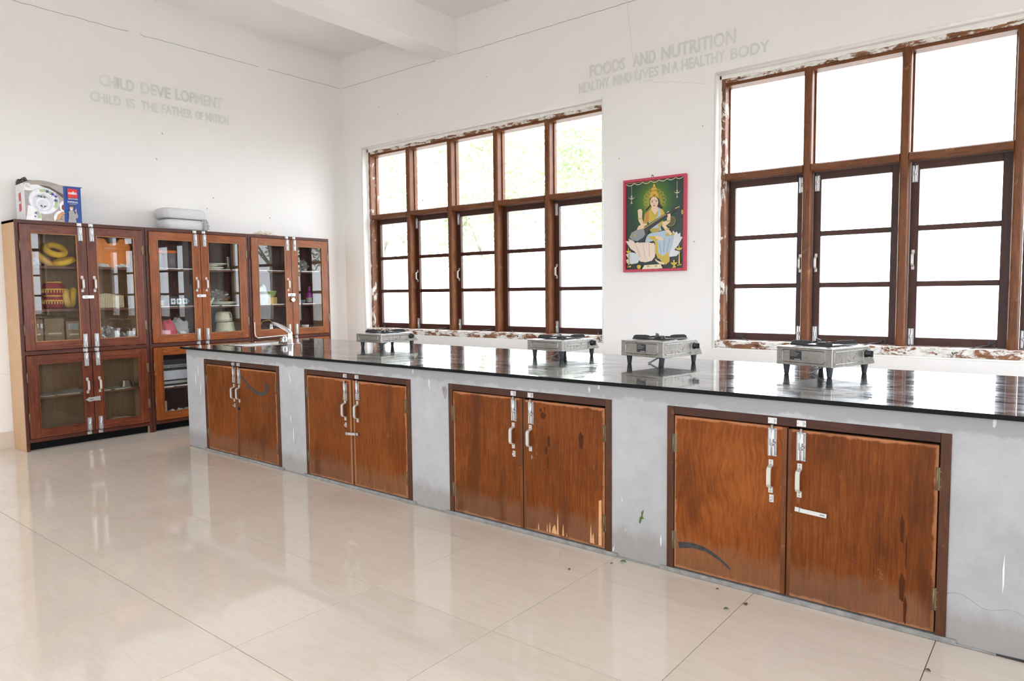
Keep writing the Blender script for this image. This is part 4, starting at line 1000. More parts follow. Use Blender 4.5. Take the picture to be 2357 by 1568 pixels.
('bowl',[(0.053,0.274),(0.071,0.309),(0.105,0.325),(0.153,0.334),(0.207,0.331),(0.2,0.295),(0.166,0.261),(0.126,0.242),(0.078,0.248)]),
('veena',[(0.078,0.248),(0.126,0.242),(0.173,0.267),(0.22,0.324),(0.213,0.283),(0.177,0.228),(0.132,0.23)]),
('veena',[(0.18,0.331),(0.185,0.353),(0.39,0.448),(0.453,0.489),(0.478,0.49),(0.503,0.462),(0.5,0.442),(0.466,0.453),(0.441,0.45),(0.383,0.412),(0.233,0.326),(0.193,0.284)]),
('gold',[(0.178,0.344),(0.367,0.437),(0.37,0.43),(0.181,0.333)]),
('gold',[(0.057,0.277),(0.071,0.3),(0.075,0.297),(0.064,0.273)]),
('gold',[(0.116,0.285),(0.114,0.279),(0.109,0.275),(0.103,0.276),(0.099,0.28),(0.097,0.286),(0.099,0.293),(0.103,0.296),(0.109,0.296),(0.114,0.292)]),
('veena',[(0.186,0.353),(0.191,0.355),(0.194,0.342),(0.19,0.34)]),
('veena',[(0.2,0.36),(0.205,0.362),(0.208,0.349),(0.203,0.347)]),
('veena',[(0.214,0.367),(0.218,0.369),(0.222,0.356),(0.217,0.354)]),
('veena',[(0.227,0.374),(0.232,0.376),(0.235,0.363),(0.231,0.361)]),
('veena',[(0.241,0.381),(0.245,0.383),(0.249,0.37),(0.244,0.368)]),
('veena',[(0.254,0.387),(0.259,0.389),(0.262,0.377),(0.258,0.375)]),
('veena',[(0.268,0.394),(0.272,0.396),(0.276,0.384),(0.271,0.382)]),
('veena',[(0.281,0.401),(0.286,0.403),(0.289,0.391),(0.285,0.389)]),
('veena',[(0.295,0.408),(0.299,0.41),(0.302,0.398),(0.298,0.396)]),
('veena',[(0.308,0.415),(0.312,0.417),(0.316,0.405),(0.311,0.403)]),
('veena',[(0.321,0.422),(0.326,0.424),(0.329,0.412),(0.324,0.41)]),
('veena',[(0.334,0.428),(0.339,0.43),(0.342,0.418),(0.338,0.416)]),
('veena',[(0.348,0.435),(0.352,0.437),(0.355,0.425),(0.351,0.423)]),
('veena',[(0.361,0.442),(0.365,0.444),(0.369,0.432),(0.364,0.43)]),
('veena',[(0.505,0.421),(0.503,0.414),(0.497,0.407),(0.489,0.404),(0.479,0.403),(0.469,0.405),(0.46,0.41),(0.454,0.417),(0.452,0.426),(0.454,0.433),(0.46,0.44),(0.468,0.444),(0.479,0.444),(0.489,0.442),(0.497,0.437),(0.503,0.43)]),
('veena',[(0.508,0.45),(0.506,0.443),(0.501,0.438),(0.494,0.436),(0.487,0.439),(0.482,0.445),(0.48,0.452),(0.482,0.46),(0.487,0.465),(0.494,0.466),(0.501,0.464),(0.506,0.458)]),
('gold',[(0.512,0.437),(0.51,0.428),(0.507,0.422),(0.502,0.419),(0.497,0.422),(0.493,0.429),(0.492,0.439),(0.493,0.448),(0.497,0.454),(0.502,0.456),(0.507,0.453),(0.51,0.446)]),
('gold',[(0.441,0.473),(0.478,0.484),(0.481,0.478),(0.444,0.466)]),
('gold',[(0.365,0.285),(0.384,0.293),(0.438,0.284),(0.439,0.272),(0.403,0.268),(0.368,0.268)]),
('skin',[(0.378,0.431),(0.403,0.435),(0.408,0.411),(0.385,0.407)]),
('skin',[(0.384,0.29),(0.403,0.298),(0.416,0.279),(0.403,0.268)]),
('gold',[(0.37,0.32),(0.397,0.326),(0.399,0.319),(0.372,0.312)]),
('gold',[(0.372,0.382),(0.405,0.384),(0.405,0.374),(0.374,0.372)]),
('lamp',[(0.071,0.676),(0.074,0.675),(0.074,0.588),(0.071,0.588)]),
('lamp',[(0.043,0.595),(0.051,0.581),(0.093,0.579),(0.101,0.593),(0.098,0.581),(0.086,0.571),(0.06,0.572),(0.047,0.582)]),
('lamp',[(0.07,0.572),(0.075,0.572),(0.075,0.554),(0.081,0.536),(0.064,0.536),(0.07,0.555)]),
('lamp',[(0.079,0.59),(0.078,0.584),(0.074,0.581),(0.07,0.581),(0.067,0.585),(0.065,0.591),(0.067,0.597),(0.07,0.6),(0.074,0.599),(0.078,0.596)]),
('lamp',[(0.457,0.673),(0.46,0.672),(0.461,0.597),(0.457,0.598)]),
('lamp',[(0.432,0.605),(0.44,0.591),(0.478,0.589),(0.485,0.602),(0.483,0.591),(0.471,0.581),(0.447,0.582),(0.436,0.592)]),
('lamp',[(0.457,0.583),(0.461,0.582),(0.461,0.565),(0.467,0.548),(0.451,0.548),(0.457,0.566)]),
('lamp',[(0.465,0.599),(0.464,0.594),(0.461,0.591),(0.457,0.591),(0.454,0.595),(0.452,0.6),(0.454,0.606),(0.457,0.609),(0.461,0.608),(0.464,0.605)]),
('ivory',[(0.023,0.692),(0.032,0.686),(0.032,0.681),(0.023,0.687)]),
('ivory',[(0.032,0.686),(0.041,0.682),(0.041,0.676),(0.032,0.681)]),
('ivory',[(0.041,0.682),(0.05,0.679),(0.05,0.674),(0.041,0.676)]),
('ivory',[(0.05,0.679),(0.06,0.679),(0.06,0.673),(0.05,0.674)]),
('ivory',[(0.06,0.679),(0.069,0.68),(0.069,0.675),(0.06,0.673)]),
('ivory',[(0.069,0.68),(0.078,0.683),(0.078,0.677),(0.069,0.675)]),
('ivory',[(0.078,0.683),(0.087,0.688),(0.087,0.682),(0.078,0.677)]),
('ivory',[(0.087,0.688),(0.096,0.694),(0.096,0.689),(0.087,0.682)]),
('ivory',[(0.096,0.694),(0.105,0.688),(0.105,0.683),(0.096,0.689)]),
('ivory',[(0.105,0.688),(0.114,0.684),(0.114,0.679),(0.105,0.683)]),
('ivory',[(0.114,0.684),(0.123,0.682),(0.123,0.676),(0.114,0.679)]),
('ivory',[(0.123,0.682),(0.132,0.681),(0.132,0.676),(0.123,0.676)]),
('ivory',[(0.132,0.681),(0.141,0.682),(0.141,0.677),(0.132,0.676)]),
('ivory',[(0.141,0.682),(0.15,0.685),(0.15,0.68),(0.141,0.677)]),
('ivory',[(0.15,0.685),(0.159,0.69),(0.159,0.684),(0.15,0.68)]),
('ivory',[(0.159,0.69),(0.168,0.696),(0.168,0.691),(0.159,0.684)]),
('ivory',[(0.168,0.696),(0.177,0.69),(0.177,0.685),(0.168,0.691)]),
('ivory',[(0.177,0.69),(0.186,0.686),(0.186,0.681),(0.177,0.685)]),
('ivory',[(0.186,0.686),(0.195,0.684),(0.195,0.678),(0.186,0.681)]),
('ivory',[(0.195,0.684),(0.204,0.683),(0.204,0.678),(0.195,0.678)]),
('ivory',[(0.204,0.683),(0.213,0.684),(0.213,0.679),(0.204,0.678)]),
('ivory',[(0.213,0.684),(0.221,0.687),(0.221,0.682),(0.213,0.679)]),
('ivory',[(0.221,0.687),(0.23,0.692),(0.23,0.686),(0.221,0.682)]),
('ivory',[(0.23,0.692),(0.239,0.698),(0.239,0.693),(0.23,0.686)]),
('ivory',[(0.239,0.698),(0.248,0.692),(0.248,0.687),(0.239,0.693)]),
('ivory',[(0.248,0.692),(0.256,0.688),(0.257,0.683),(0.248,0.687)]),
('ivory',[(0.256,0.688),(0.265,0.686),(0.265,0.68),(0.257,0.683)]),
('ivory',[(0.265,0.686),(0.274,0.685),(0.274,0.68),(0.265,0.68)]),
('ivory',[(0.274,0.685),(0.283,0.686),(0.283,0.681),(0.274,0.68)]),
('ivory',[(0.283,0.686),(0.291,0.689),(0.291,0.684),(0.283,0.681)]),
('ivory',[(0.291,0.689),(0.3,0.693),(0.3,0.688),(0.291,0.684)]),
('ivory',[(0.3,0.693),(0.309,0.7),(0.309,0.694),(0.3,0.688)]),
('ivory',[(0.309,0.7),(0.317,0.694),(0.317,0.689),(0.309,0.694)]),
('ivory',[(0.317,0.694),(0.326,0.69),(0.326,0.685),(0.317,0.689)]),
('ivory',[(0.326,0.69),(0.335,0.688),(0.335,0.682),(0.326,0.685)]),
('ivory',[(0.335,0.688),(0.343,0.687),(0.343,0.682),(0.335,0.682)]),
('ivory',[(0.343,0.687),(0.352,0.688),(0.352,0.683),(0.343,0.682)]),
('ivory',[(0.352,0.688),(0.36,0.691),(0.36,0.686),(0.352,0.683)]),
('ivory',[(0.36,0.691),(0.369,0.695),(0.369,0.69),(0.36,0.686)]),
('ivory',[(0.369,0.695),(0.377,0.702),(0.377,0.696),(0.369,0.69)]),
('ivory',[(0.377,0.702),(0.386,0.696),(0.386,0.691),(0.377,0.696)]),
('ivory',[(0.386,0.696),(0.394,0.692),(0.394,0.687),(0.386,0.691)]),
('ivory',[(0.394,0.692),(0.403,0.69),(0.403,0.684),(0.394,0.687)]),
('ivory',[(0.403,0.69),(0.411,0.689),(0.411,0.684),(0.403,0.684)]),
('ivory',[(0.411,0.689),(0.42,0.69),(0.42,0.685),(0.411,0.684)]),
('ivory',[(0.42,0.69),(0.428,0.693),(0.428,0.688),(0.42,0.685)]),
('ivory',[(0.428,0.693),(0.436,0.697),(0.436,0.692),(0.428,0.688)]),
('ivory',[(0.436,0.697),(0.445,0.703),(0.445,0.698),(0.436,0.692)]),
('ivory',[(0.445,0.703),(0.453,0.698),(0.453,0.693),(0.445,0.698)]),
('ivory',[(0.453,0.698),(0.461,0.694),(0.461,0.689),(0.453,0.693)]),
('ivory',[(0.461,0.694),(0.47,0.691),(0.47,0.686),(0.461,0.689)]),
('ivory',[(0.47,0.691),(0.478,0.691),(0.478,0.686),(0.47,0.686)]),
('ivory',[(0.478,0.691),(0.486,0.692),(0.486,0.687),(0.478,0.686)]),
('ivory',[(0.486,0.692),(0.495,0.695),(0.495,0.69),(0.486,0.687)]),
('ivory',[(0.495,0.695),(0.503,0.699),(0.503,0.694),(0.495,0.69)]),
('ivory',[(0.503,0.699),(0.511,0.705),(0.511,0.7),(0.503,0.694)]),
('yellow',[(0.472,0.052),(0.477,0.139),(0.484,0.139),(0.487,0.051)]),
('yellow',[(0.449,0.172),(0.505,0.173),(0.496,0.159),(0.484,0.153),(0.471,0.154),(0.458,0.16)]),
('yellow',[(0.473,0.174),(0.478,0.2),(0.484,0.175)]),
('yellow',[(0.459,0.043),(0.5,0.051),(0.497,0.042),(0.462,0.039)]),
('yellow',[(0.042,0.057),(0.046,0.146),(0.052,0.145),(0.054,0.057)]),
('yellow',[(0.023,0.168),(0.069,0.169),(0.06,0.154),(0.046,0.149),(0.033,0.154)]),
('yellow',[(0.04,0.17),(0.046,0.201),(0.051,0.171)]),
('yellow',[(0.029,0.039),(0.071,0.053),(0.068,0.038)]),
('yellow',[(0.408,0.063),(0.465,0.065),(0.456,0.049),(0.444,0.044),(0.456,0.026),(0.421,0.021),(0.434,0.042),(0.418,0.051)]),
('yellow',[(0.445,0.073),(0.443,0.067),(0.44,0.063),(0.435,0.063),(0.431,0.067),(0.43,0.074),(0.431,0.08),(0.435,0.084),(0.44,0.083),(0.443,0.079)]),
('yellow',[(0.119,0.042),(0.129,0.054),(0.15,0.053),(0.159,0.043),(0.15,0.023),(0.13,0.022)]),
('ivory',[(0.166,0.02),(0.187,0.051),(0.254,0.053),(0.258,0.018)]),
('ivory',[(0.254,0.053),(0.327,0.054),(0.343,0.023),(0.258,0.018)]),
('orange',[(0.208,0.047),(0.228,0.048),(0.229,0.038),(0.209,0.036)]),
('orange',[(0.274,0.046),(0.295,0.048),(0.298,0.038),(0.277,0.037)]),
]

# ------------------------------------------------------------------ glazed cupboards along the left wall
D=.286; ZTOP=1.728
UN=[(-3.210,-2.291,'one'),(-2.286,-1.355,'two'),(-1.351,-.439,'three')]
ULBL=['dark red varnished glazed cupboard with tan side, leftmost of the three','orange-brown varnished glazed cupboard in the middle of the row','brown varnished glazed cupboard in the corner, closed with a padlock']
SHZ=[1.392,1.064]; LSH=.402
cups=[]
for ui,(ya,yb,tg) in enumerate(UN):
    c=root('display_cupboard',(.143,(ya+yb)/2,0),ULBL[ui],'cupboard','glazed wooden cupboards along the left wall'); cups.append(c)
    v,h='varnish_%s_v'%tg,'varnish_%s_h'%tg
    side_m='tan_laminate'
    build('side_panel',MB().box(.004,ya,0,D-.012,ya+.020,ZTOP-.004),side_m,c); build('side_panel',MB().box(.004,yb-.020,0,D-.012,yb,ZTOP-.004),side_m,c)
    build('back_panel',MB().box(.004,ya+.02,.075,.012,yb-.02,ZTOP-.02),'board_back' if ui==0 else 'maroon_back',c)
    build('top_panel',MB().box(.004,ya,ZTOP-.02,D-.012,yb,ZTOP),'varnish_dark_h',c)
    build('bottom_panel',MB().box(.012,ya+.02,.075,D-.014,yb-.02,.092),'shelf_wood',c)
    build('middle_panel',MB().box(.012,ya+.02,.728,D-.014,yb-.02,.750),'shelf_wood',c)
    for z in SHZ+[LSH]:
        if ui==1 and z==LSH: z=.372
        sh=build('shelf',MB().box(.012,ya+.02,z-.020,D-.020,yb-.02,z),'shelf_wood',c,.002)
        if z!=LSH and ui>0 or z==LSH: # torn sheets of paper lining the shelf
            lr=random.Random(ui*10+int(z*100)); lm=MB(); yy=ya+.03
            while yy<yb-.16:
                wd=lr.uniform(.12,.26); wd=min(wd,yb-.025-yy); lm.add([(.03,yy,z+.0008),(D-.016+lr.uniform(-.004,.006),yy+lr.uniform(-.01,.01),z+.0012),(D-.016+lr.uniform(-.004,.006),yy+wd,z+.0012),(.03,yy+wd,z+.0008),(D-.012,yy+.01,z-.004+lr.uniform(-.004,.002)),(D-.012,yy+wd-.01,z-.004+lr.uniform(-.004,.002))],[(0,1,2,3),(1,4,5,2)]); yy+=wd+lr.uniform(.005,.02)
            if lm.v: build('shelf_paper',lm,'white_paper' if z!=LSH else 'paper_grey',c)
    # face frame
    for (a,b_) in ((ya,ya+.022),(yb-.022,yb)): build('stile',MB().box(D-.014,a,0,D,b_,ZTOP),'varnish_dark_v',c,.002)
    for (z0,z1) in ((ZTOP-.028,ZTOP),(.722,.752),(.062,.090)): build('rail',MB().box(D-.014,ya+.022,z0,D,yb-.022,z1),'varnish_dark_h',c,.002)
    mid=(ya+yb)/2+ (.012 if ui==0 else 0)
    for lev,(z0,z1) in enumerate(((.756,ZTOP-.031),(.094,.718))):
        for s in (0,1):
            y0,y1=(ya+.026,mid-.0025) if s==0 else (mid+.0025,yb-.026)
            st=.066; x0,x1=D-.010,D+.012; zb,zt=z0+.062,z1-.062
            if ui==2: x1=D+.010
            d=build('glazed_door',MB().box(x0,y0,z0,x1,y0+st,z1).box(x0,y1-st,z0,x1,y1,z1),v,c,.0025,origin=(D,(y0+y1)/2,z0))
            for (za,zc) in ((z0,zb),(zt,z1)): build('door_rail',MB().box(x0,y0+st,za,x1-.0006,y1-st,zc),h,d,.002)
            b0=MB(); w_=.007
            b0.box(x1-.006,y0+st,zb,x1+.001,y0+st+w_,zt).box(x1-.006,y1-st-w_,zb,x1+.001,y1-st,zt).box(x1-.006,y0+st+w_,zb,x1+.001,y1-st-w_,zb+w_).box(x1-.006,y0+st+w_,zt-w_,x1+.001,y1-st-w_,zt)
            build('glass_bead',b0,'bead_wood' if lev==0 else v,d)
            build('pane',MB().box(x0+.008,y0+st-.004,zb-.004,x0+.011,y1-st+.004,zt+.004),'cabinet_glass' if not(lev==1 and ui==0) else 'dusty_glass',d)
            org=wloc(d); ym=mid-.042 if s==0 else mid+.040
            rz=R(90)
            place('tower_bolt',BOLT,d,Vector((x1,ym,z1-.108))-org,(0,0,rz)); place('bolt_keeper',KEEP,c,Vector((D,ym,z1+.006))-wloc(c),(0,0,rz))
            place('tower_bolt',BOLT,d,Vector((x1,ym,z0+.108))-org,(0,R(180),rz)); place('bolt_keeper',KEEP,c,Vector((D,ym,z0-.028))-wloc(c),(0,0,rz))
            if not (ui==2 and s==1 and lev==0):
                place('pull_handle',HAND,d,Vector((x1,ym+(.004 if s else -.002),1.192 if lev==0 else .394))-org,(0,0,rz))
            yh=y0 if s==0 else y1
            for hz in (z0+.12,z1-.20): place('hinge',HINGE,d,Vector((x1-.003,yh+(.001 if s==0 else -.001),hz))-org,(0,0,rz) if s==0 else (0,0,rz))
    # hasps closing the pairs
    if ui<2:
        m_=MB(); m_.prism([(mid-.052,1.153),(mid-.044,1.165),(mid+.034,1.166),(mid+.034,1.142),(mid-.044,1.141)],0,D+.013,D+.018); m_.box(D+.0182,mid-.034,1.150,D+.0188,mid-.012,1.157,1)
        build('hasp',m_,['aluminium','screw'],c,.001)
        if ui==0:
            m_=MB(); m_.prism([(mid-.066,.344),(mid-.048,.354),(mid-.040,.362),(mid-.020,.360),(mid+.044,.364),(mid+.044,.328),(mid-.010,.330),(mid-.040,.326),(mid-.050,.336)],0,D+.013,D+.018); m_.box(D+.0182,mid-.036,.340,D+.0188,mid-.008,.347,1)
            build('hasp',m_,['aluminium','screw'],c,.001)
    else:
        build('hasp',MB().box(D+.011,mid-.052,1.140,D+.015,mid+.032,1.168).torus((D+.020,mid-.012,1.150),.010,.0025,Vector((0,0,1)).rotation_difference(Vector((0,1,0))),14,6),'aluminium',c)
    build('kick_gap_shade',MB().box(.222,ya+.02,.0,.232,yb-.02,.075),'granite_edge',c)  # added black board standing in for the shade in the gap underneath
mid3=(UN[2][0]+UN[2][1])/2
pl=root('padlock',(D+.024,mid3-.004,1.082),'round steel padlock hanging on the corner cupboard hasp','padlock')
build('lock_body',MB().lathe([(.018,-.008),(.022,-.006),(.022,.006),(.018,.008)],(D+.024,mid3-.004,1.104),22,0,0),'steel_bright',pl)
build('shackle',MB().tube([(D+.024,mid3-.004-.012,1.120)]+[(D+.024,mid3-.004-.012*math.cos(a),1.140+.012*math.sin(a)) for a in [math.pi*i/8 for i in range(9)]]+[(D+.024,mid3-.004+.012,1.120)],.003,8),'steel_bright',pl)
wire=[(D+.016,-1.322,.90),(D+.018,-1.322,.80),(D+.018,-1.315,.762),(D+.020,-1.29,.748),(D+.018,-1.15,.752),(D+.016,-1.00,.757),(D+.016,-.955,.756)]
thing('white_cable',MB().tube(wire,.0045,6),'white_paper','thin white cable tucked along the corner cupboard door','cable')

# ------------------------------------------------------------------ things inside the cupboards
Q=lambda ax: Vector((0,0,1)).rotation_difference(Vector(ax).normalized())
SA,SB_,SC=SHZ[0],SHZ[1],.751
GY='yellow stuffed cloth rings'
thing('cloth_ring',MB().torus((.15,-2.987,SA+.052),.062,.023,Q((.35,.62,.72)),wob=.12,seed=1),'tan_cloth','tan yellow stuffed ring leaning left on the top shelf','cloth ring',GY)
thing('cloth_ring',MB().torus((.17,-2.862,SA+.038),.062,.023,Q((.12,-.30,.93)),wob=.12,seed=2),'yellow_cloth','yellow stuffed ring lying right under another on the top shelf','cloth ring',GY)
thing('cloth_ring',MB().torus((.14,-2.905,SA+.128),.064,.024,Q((.62,.08,.77)),wob=.10,seed=3),'yellow_cloth','bright yellow stuffed ring lying on top of two others','cloth ring',GY)
thing('cloth_ring',MB().torus((.17,-2.848,SB_+.080),.056,.023,Q((.42,.88,.10)),wob=.12,seed=4),'tan_cloth','tan stuffed ring standing beside the red pot','cloth ring',GY)
thing('cloth_ring',MB().torus((.13,-2.800,SB_+.085),.060,.023,Q((.30,.93,-.12)),wob=.12,seed=5),'yellow_cloth','yellow stuffed ring standing behind the tan one near the door edge','cloth ring',GY)
thing('grey_cloth',MB().blob((.17,-3.055,SA+.03),(.05,.04,.035),3,.4,floor=SA),'paper_grey','small crumpled grey cloth at the left of the top shelf','cloth')
pt=root('decorated_pot',(.15,-2.937,SB_),'crimson two-tier pot with gold braided bands','pot')
build('pot_body',MB().lathe([(.055,0),(.070,.012),(.077,.040),(.075,.070),(.062,.095),(.062,.105),(.075,.122),(.079,.150),(.072,.178),(.054,.200),(.052,.212),(.048,.214)],(.15,-2.937,SB_),30),'crimson',pt)
for z,r_ in ((.064,.0765),(.100,.063),(.150,.0795),(.205,.054)):
    build('gold_band',MB().torus((.15,-2.937,SB_+z),r_,.0055,None,34,8,0,.5,z*10),'gold_trim',pt)
    if z in (.064,.150):
        fr=MB()
        for i in range(26):
            a=2*math.pi*i/26; fr.box(.15+(r_+.003)*math.cos(a)-.003,-2.937+(r_+.003)*math.sin(a)-.003,SB_+z-.026,.15+(r_+.003)*math.cos(a)+.003,-2.937+(r_+.003)*math.sin(a)+.003,SB_+z-.006)
        build('fringe',fr,'gold_trim',pt)
for (y0,y1,x0,x1,z1,lb) in ((-3.165,-3.02,.03,.15,.985,'brown carton at the left of the leftmost cupboard\'s bottom shelf'),(-3.005,-2.87,.03,.14,.990,'brown carton at the middle of the leftmost cupboard\'s bottom shelf'),(-2.86,-2.755,.04,.15,.965,'brown carton with a pale label behind the leftmost glass door')):
    b=root('carton',((x0+x1)/2,(y0+y1)/2,SC),lb,'box','brown cartons on the bottom shelf')
    build('carton_body',MB().box(x0,y0,SC,x1,y1,z1),'cardboard',b,.002); build('tape',MB().box(x1-.0005,y0+.02,(SC+z1)/2-.006,x1+.0012,y1-.02,(SC+z1)/2+.006),'cream_paper',b)
    if y0>-2.9: build('carton_label',MB().box(x1,y0+.015,z1-.07,x1+.001,y1-.02,z1-.02),'paper_grey',b)
gb=MB(); gr=random.Random(11)
for i in range(130):
    y_=gr.uniform(-3.06,-2.87); x_=gr.uniform(.19,.262); gb.lathe([(.0005,-.004),(.004,-.002),(.004,.002),(.0005,.004)],(x_,y_,SC+.005+gr.uniform(0,.018)),6,0 if gr.random()<.65 else 1,cap=False)
thing('bead_garland',gb,['gold_trim','crimson'],'heap of gold and red bead garland at the cupboard bottom','garland')
ob=root('orange_gift_box',(.13,-2.50,SA),'bright orange carrier box with a cut-out handle notch','box')
build('box_body',MB().prism([(-2.640,SA),(-2.385,SA),(-2.372,SA+.175),(-2.405,SA+.235),(-2.455,SA+.235),(-2.478,SA+.198),(-2.545,SA+.192),(-2.575,SA+.232),(-2.640,SA+.235)],0,.06,.205),'orange_card',ob,.002)
build('box_fold',MB().prism([(-2.638,SA+.170),(-2.374,SA+.168),(-2.374,SA+.171),(-2.638,SA+.173)],0,.205,.2062),'orange_lid',ob)
place('lettering',text_mesh('LONGCHAMP',.095,.010,'print_white',0,lambda a,b:(.2064-.13,-2.575+a+2.50,.150+b)),ob)
for q in range(2): build('tissue',MB().blob((.21,-2.60+.16*q,SA+.012),(.035,.05,.018),q+2,.5,floor=SA),'white_paper',ob)
fl=root('envelope_stack',(.14,-2.53,SB_),'row of cream envelopes standing in the cupboard','envelopes')
for i in range(15): build('envelope',MB().prism([(-2.632+i*.0128,SB_),(-2.632+i*.0128+.0105,SB_),(-2.632+i*.0128+.0085,SB_+.118-.002*abs(i-4)),(-2.632+i*.0128-.002,SB_+.118-.002*abs(i-4))],0,.06,.205),'cream_paper',fl)
thing('magenta_cloth',MB().blob((.075,-2.615,SC+.10),(.045,.055,.155),6,.35,floor=SC),'magenta_cloth','folded dark magenta cloth at the bottom of the leftmost cupboard','cloth')
thing('plastic_bag',MB().blob((.205,-2.575,SC+.06),(.042,.075,.085),8,.55,3.2,30,20,floor=SC,smooth=False),'plastic_film','crumpled clear plastic bag in front of the magenta cloth','plastic bag')
thing('plastic_bag',MB().blob((.19,-2.43,SC+.04),(.05,.065,.055),9,.6,3.4,30,20,floor=SC,smooth=False),'plastic_film','crumpled dark clear plastic bag at the right of the bottom shelf','plastic bag')
for (y0,y1,z1,lb) in ((-2.545,-2.508,.875,'small white carton in front of the crumpled bag'),(-2.436,-2.384,.868,'small white carton at the right end of the bottom shelf')):
    b=root('small_carton',(.235,(y0+y1)/2,SC),lb,'box'); build('carton_body',MB().box(.215,y0,SC,.255,y1,z1),'white_paper',b,.0015); build('stripe',MB().box(.2545,y0,SC+.05,.2558,y1,SC+.058),'paper_grey',b)
# middle cupboard
def canister(y,x,lb):
    t=root('lidded_jar',(x,y,SA),lb,'jar','grey jars with orange lids'); build('jar_body',MB().lathe([(.046,0),(.050,.006),(.050,.135),(.046,.140)],(x,y,SA),24),'grey_jar',t); build('lid',MB().lathe([(.054,.134),(.055,.138),(.055,.152),(.051,.158),(.02,.158)],(x,y,SA),24),'orange_lid',t)
canister(-2.028,.16,'grey jar with an orange lid at the right of the pair'); canister(-2.142,.15,'grey jar with an orange lid half hidden by the door frame')
cb=root('cup_set_box',(.16,-1.99,SB_),'flat dark box printed with three mugs with blue flowers','box')
build('box_body',MB().box(.10,-2.085,SB_,.215,-1.890,SB_+.085),'dark_box',cb,.002)
for i in range(3):
    y_=-2.060+i*.052; b=build('mug_print',MB().box(.2148,y_,SB_+.018,.2160,y_+.040,SB_+.068).torus((.2155,y_+.044,SB_+.044),.010,.002,Q((1,0,0)),12,5),'print_white',cb); build('flower_print',MB().lathe([(.011,0),(.011,.0006)],(.2160,y_+.020,SB_+.044),9,0,0),'teal_print',b)
tb=thing('small_tin',MB().box(.12,-2.160,SB_,.20,-2.095,SB_+.07).box(.1995,-2.155,SB_+.01,.2008,-2.115,SB_+.055,1),['dark_box','paper_grey'],'small dark tin left of the mug box','tin',bevel=.003)
thing('red_net_bag',MB().blob((.20,-2.105,SC+.045),(.045,.095,.14),12,.35,1.8,30,18,floor=SC),'pink_bag','bright pinkish red bag at the bottom of the middle cupboard','bag')
thing('white_carrier_bag',MB().blob((.10,-1.945,SC+.08),(.06,.085,.115),13,.35,2.6,30,20,floor=SC,smooth=False),'white_film','knotted white carrier bag beside the red bag','plastic bag')
def plate(c,r_,nm,lb,grp,mt='plate_cream'):
    return thing(nm,MB().lathe([(r_*.45,0),(r_*.55,.003),(r_*.85,.012),(r_,.020),(r_*.985,.022),(r_*.84,.015),(r_*.5,.006)],c,36),mt,lb,'plate',grp)
plate((.15,-1.625,SA+.001),.092,'dinner_plate','cream plate at the bottom of the two-plate stack','cream plates'); plate((.15,-1.60,SA+.036),.098,'dinner_plate','cream plate on top of the two-plate stack','cream plates')
plate((.15,-1.655,SA+.022),.075,'side_plate','small cream plate between the stacked plates','cream plates')
thing('steel_tumbler',MB().lathe([(.015,0),(.0165,.004),(.0185,.118),(.0195,.120),(.018,.121),(.016,.01)],(.15,-1.481,SA),20),'steel_bright','tall steel tumbler beside the stacked plates','tumbler')
plate((.15,-1.560,SB_+.001),.132,'serving_plate','large cream serving plate with wrapped food on it','cream plates'); plate((.155,-1.562,SB_+.012),.128,'serving_plate','cream serving plate nested in the large one','cream plates')
thing('white_bowl',MB().prism([(-1.715,SB_),(-1.690,SB_),(-1.652,SB_+.070),(-1.668,SB_+.072)],0,.08,.20),'plate_cream','white dish leaning at the left of the plate','dish')
thing('plastic_bag',MB().blob((.15,-1.60,SB_+.085),(.06,.085,.052),21,.6,3.4,30,20,smooth=False,floor=SB_+.033),'plastic_film','clear plastic bag of bread lying on the serving plate','plastic bag')
thing('bread_piece',MB().blob((.16,-1.53,SB_+.060),(.035,.035,.028),22,.3,floor=SB_+.033),'brown_food','brown bread piece beside the clear bag','bread')
jr=root('cream_mixer_body',(.15,-1.532,SC),'cream plastic mixer body with black trim line','mixer')
build('mixer_housing',MB().lathe([(.108,0),(.110,.012),(.100,.050),(.082,.110),(.078,.150),(.076,.160)],(.15,-1.532,SC),32),'jar_cream',jr)
build('mixer_collar',MB().lathe([(.077,.160),(.078,.185),(.074,.225),(.062,.250),(.040,.254),(.038,.246)],(.15,-1.545,SC),32),'jar_cream',jr)
build('trim_line',MB().torus((.15,-1.538,SC+.158),.0785,.0022,None,32,6),'iron_dark',jr)
build('slot',MB().tube([(.226,-1.528,SC+.238),(.2285,-1.520,SC+.225),(.2290,-1.520,SC+.195)],.003,6),'iron_dark',jr)
build('switch_knob',MB().lathe([(.016,0),(.016,.014),(.012,.018)],(.15,-1.424,SC+.03),14,0,1),'jar_cream',jr)
build('power_cord',MB().tube([(.236,-1.66,SC+.03),(.238,-1.60,SC+.075),(.240,-1.56,SC+.078),(.245,-1.525,SC+.045),(.25,-1.50,SC+.004)],.0022,6),'paper_grey',jr)
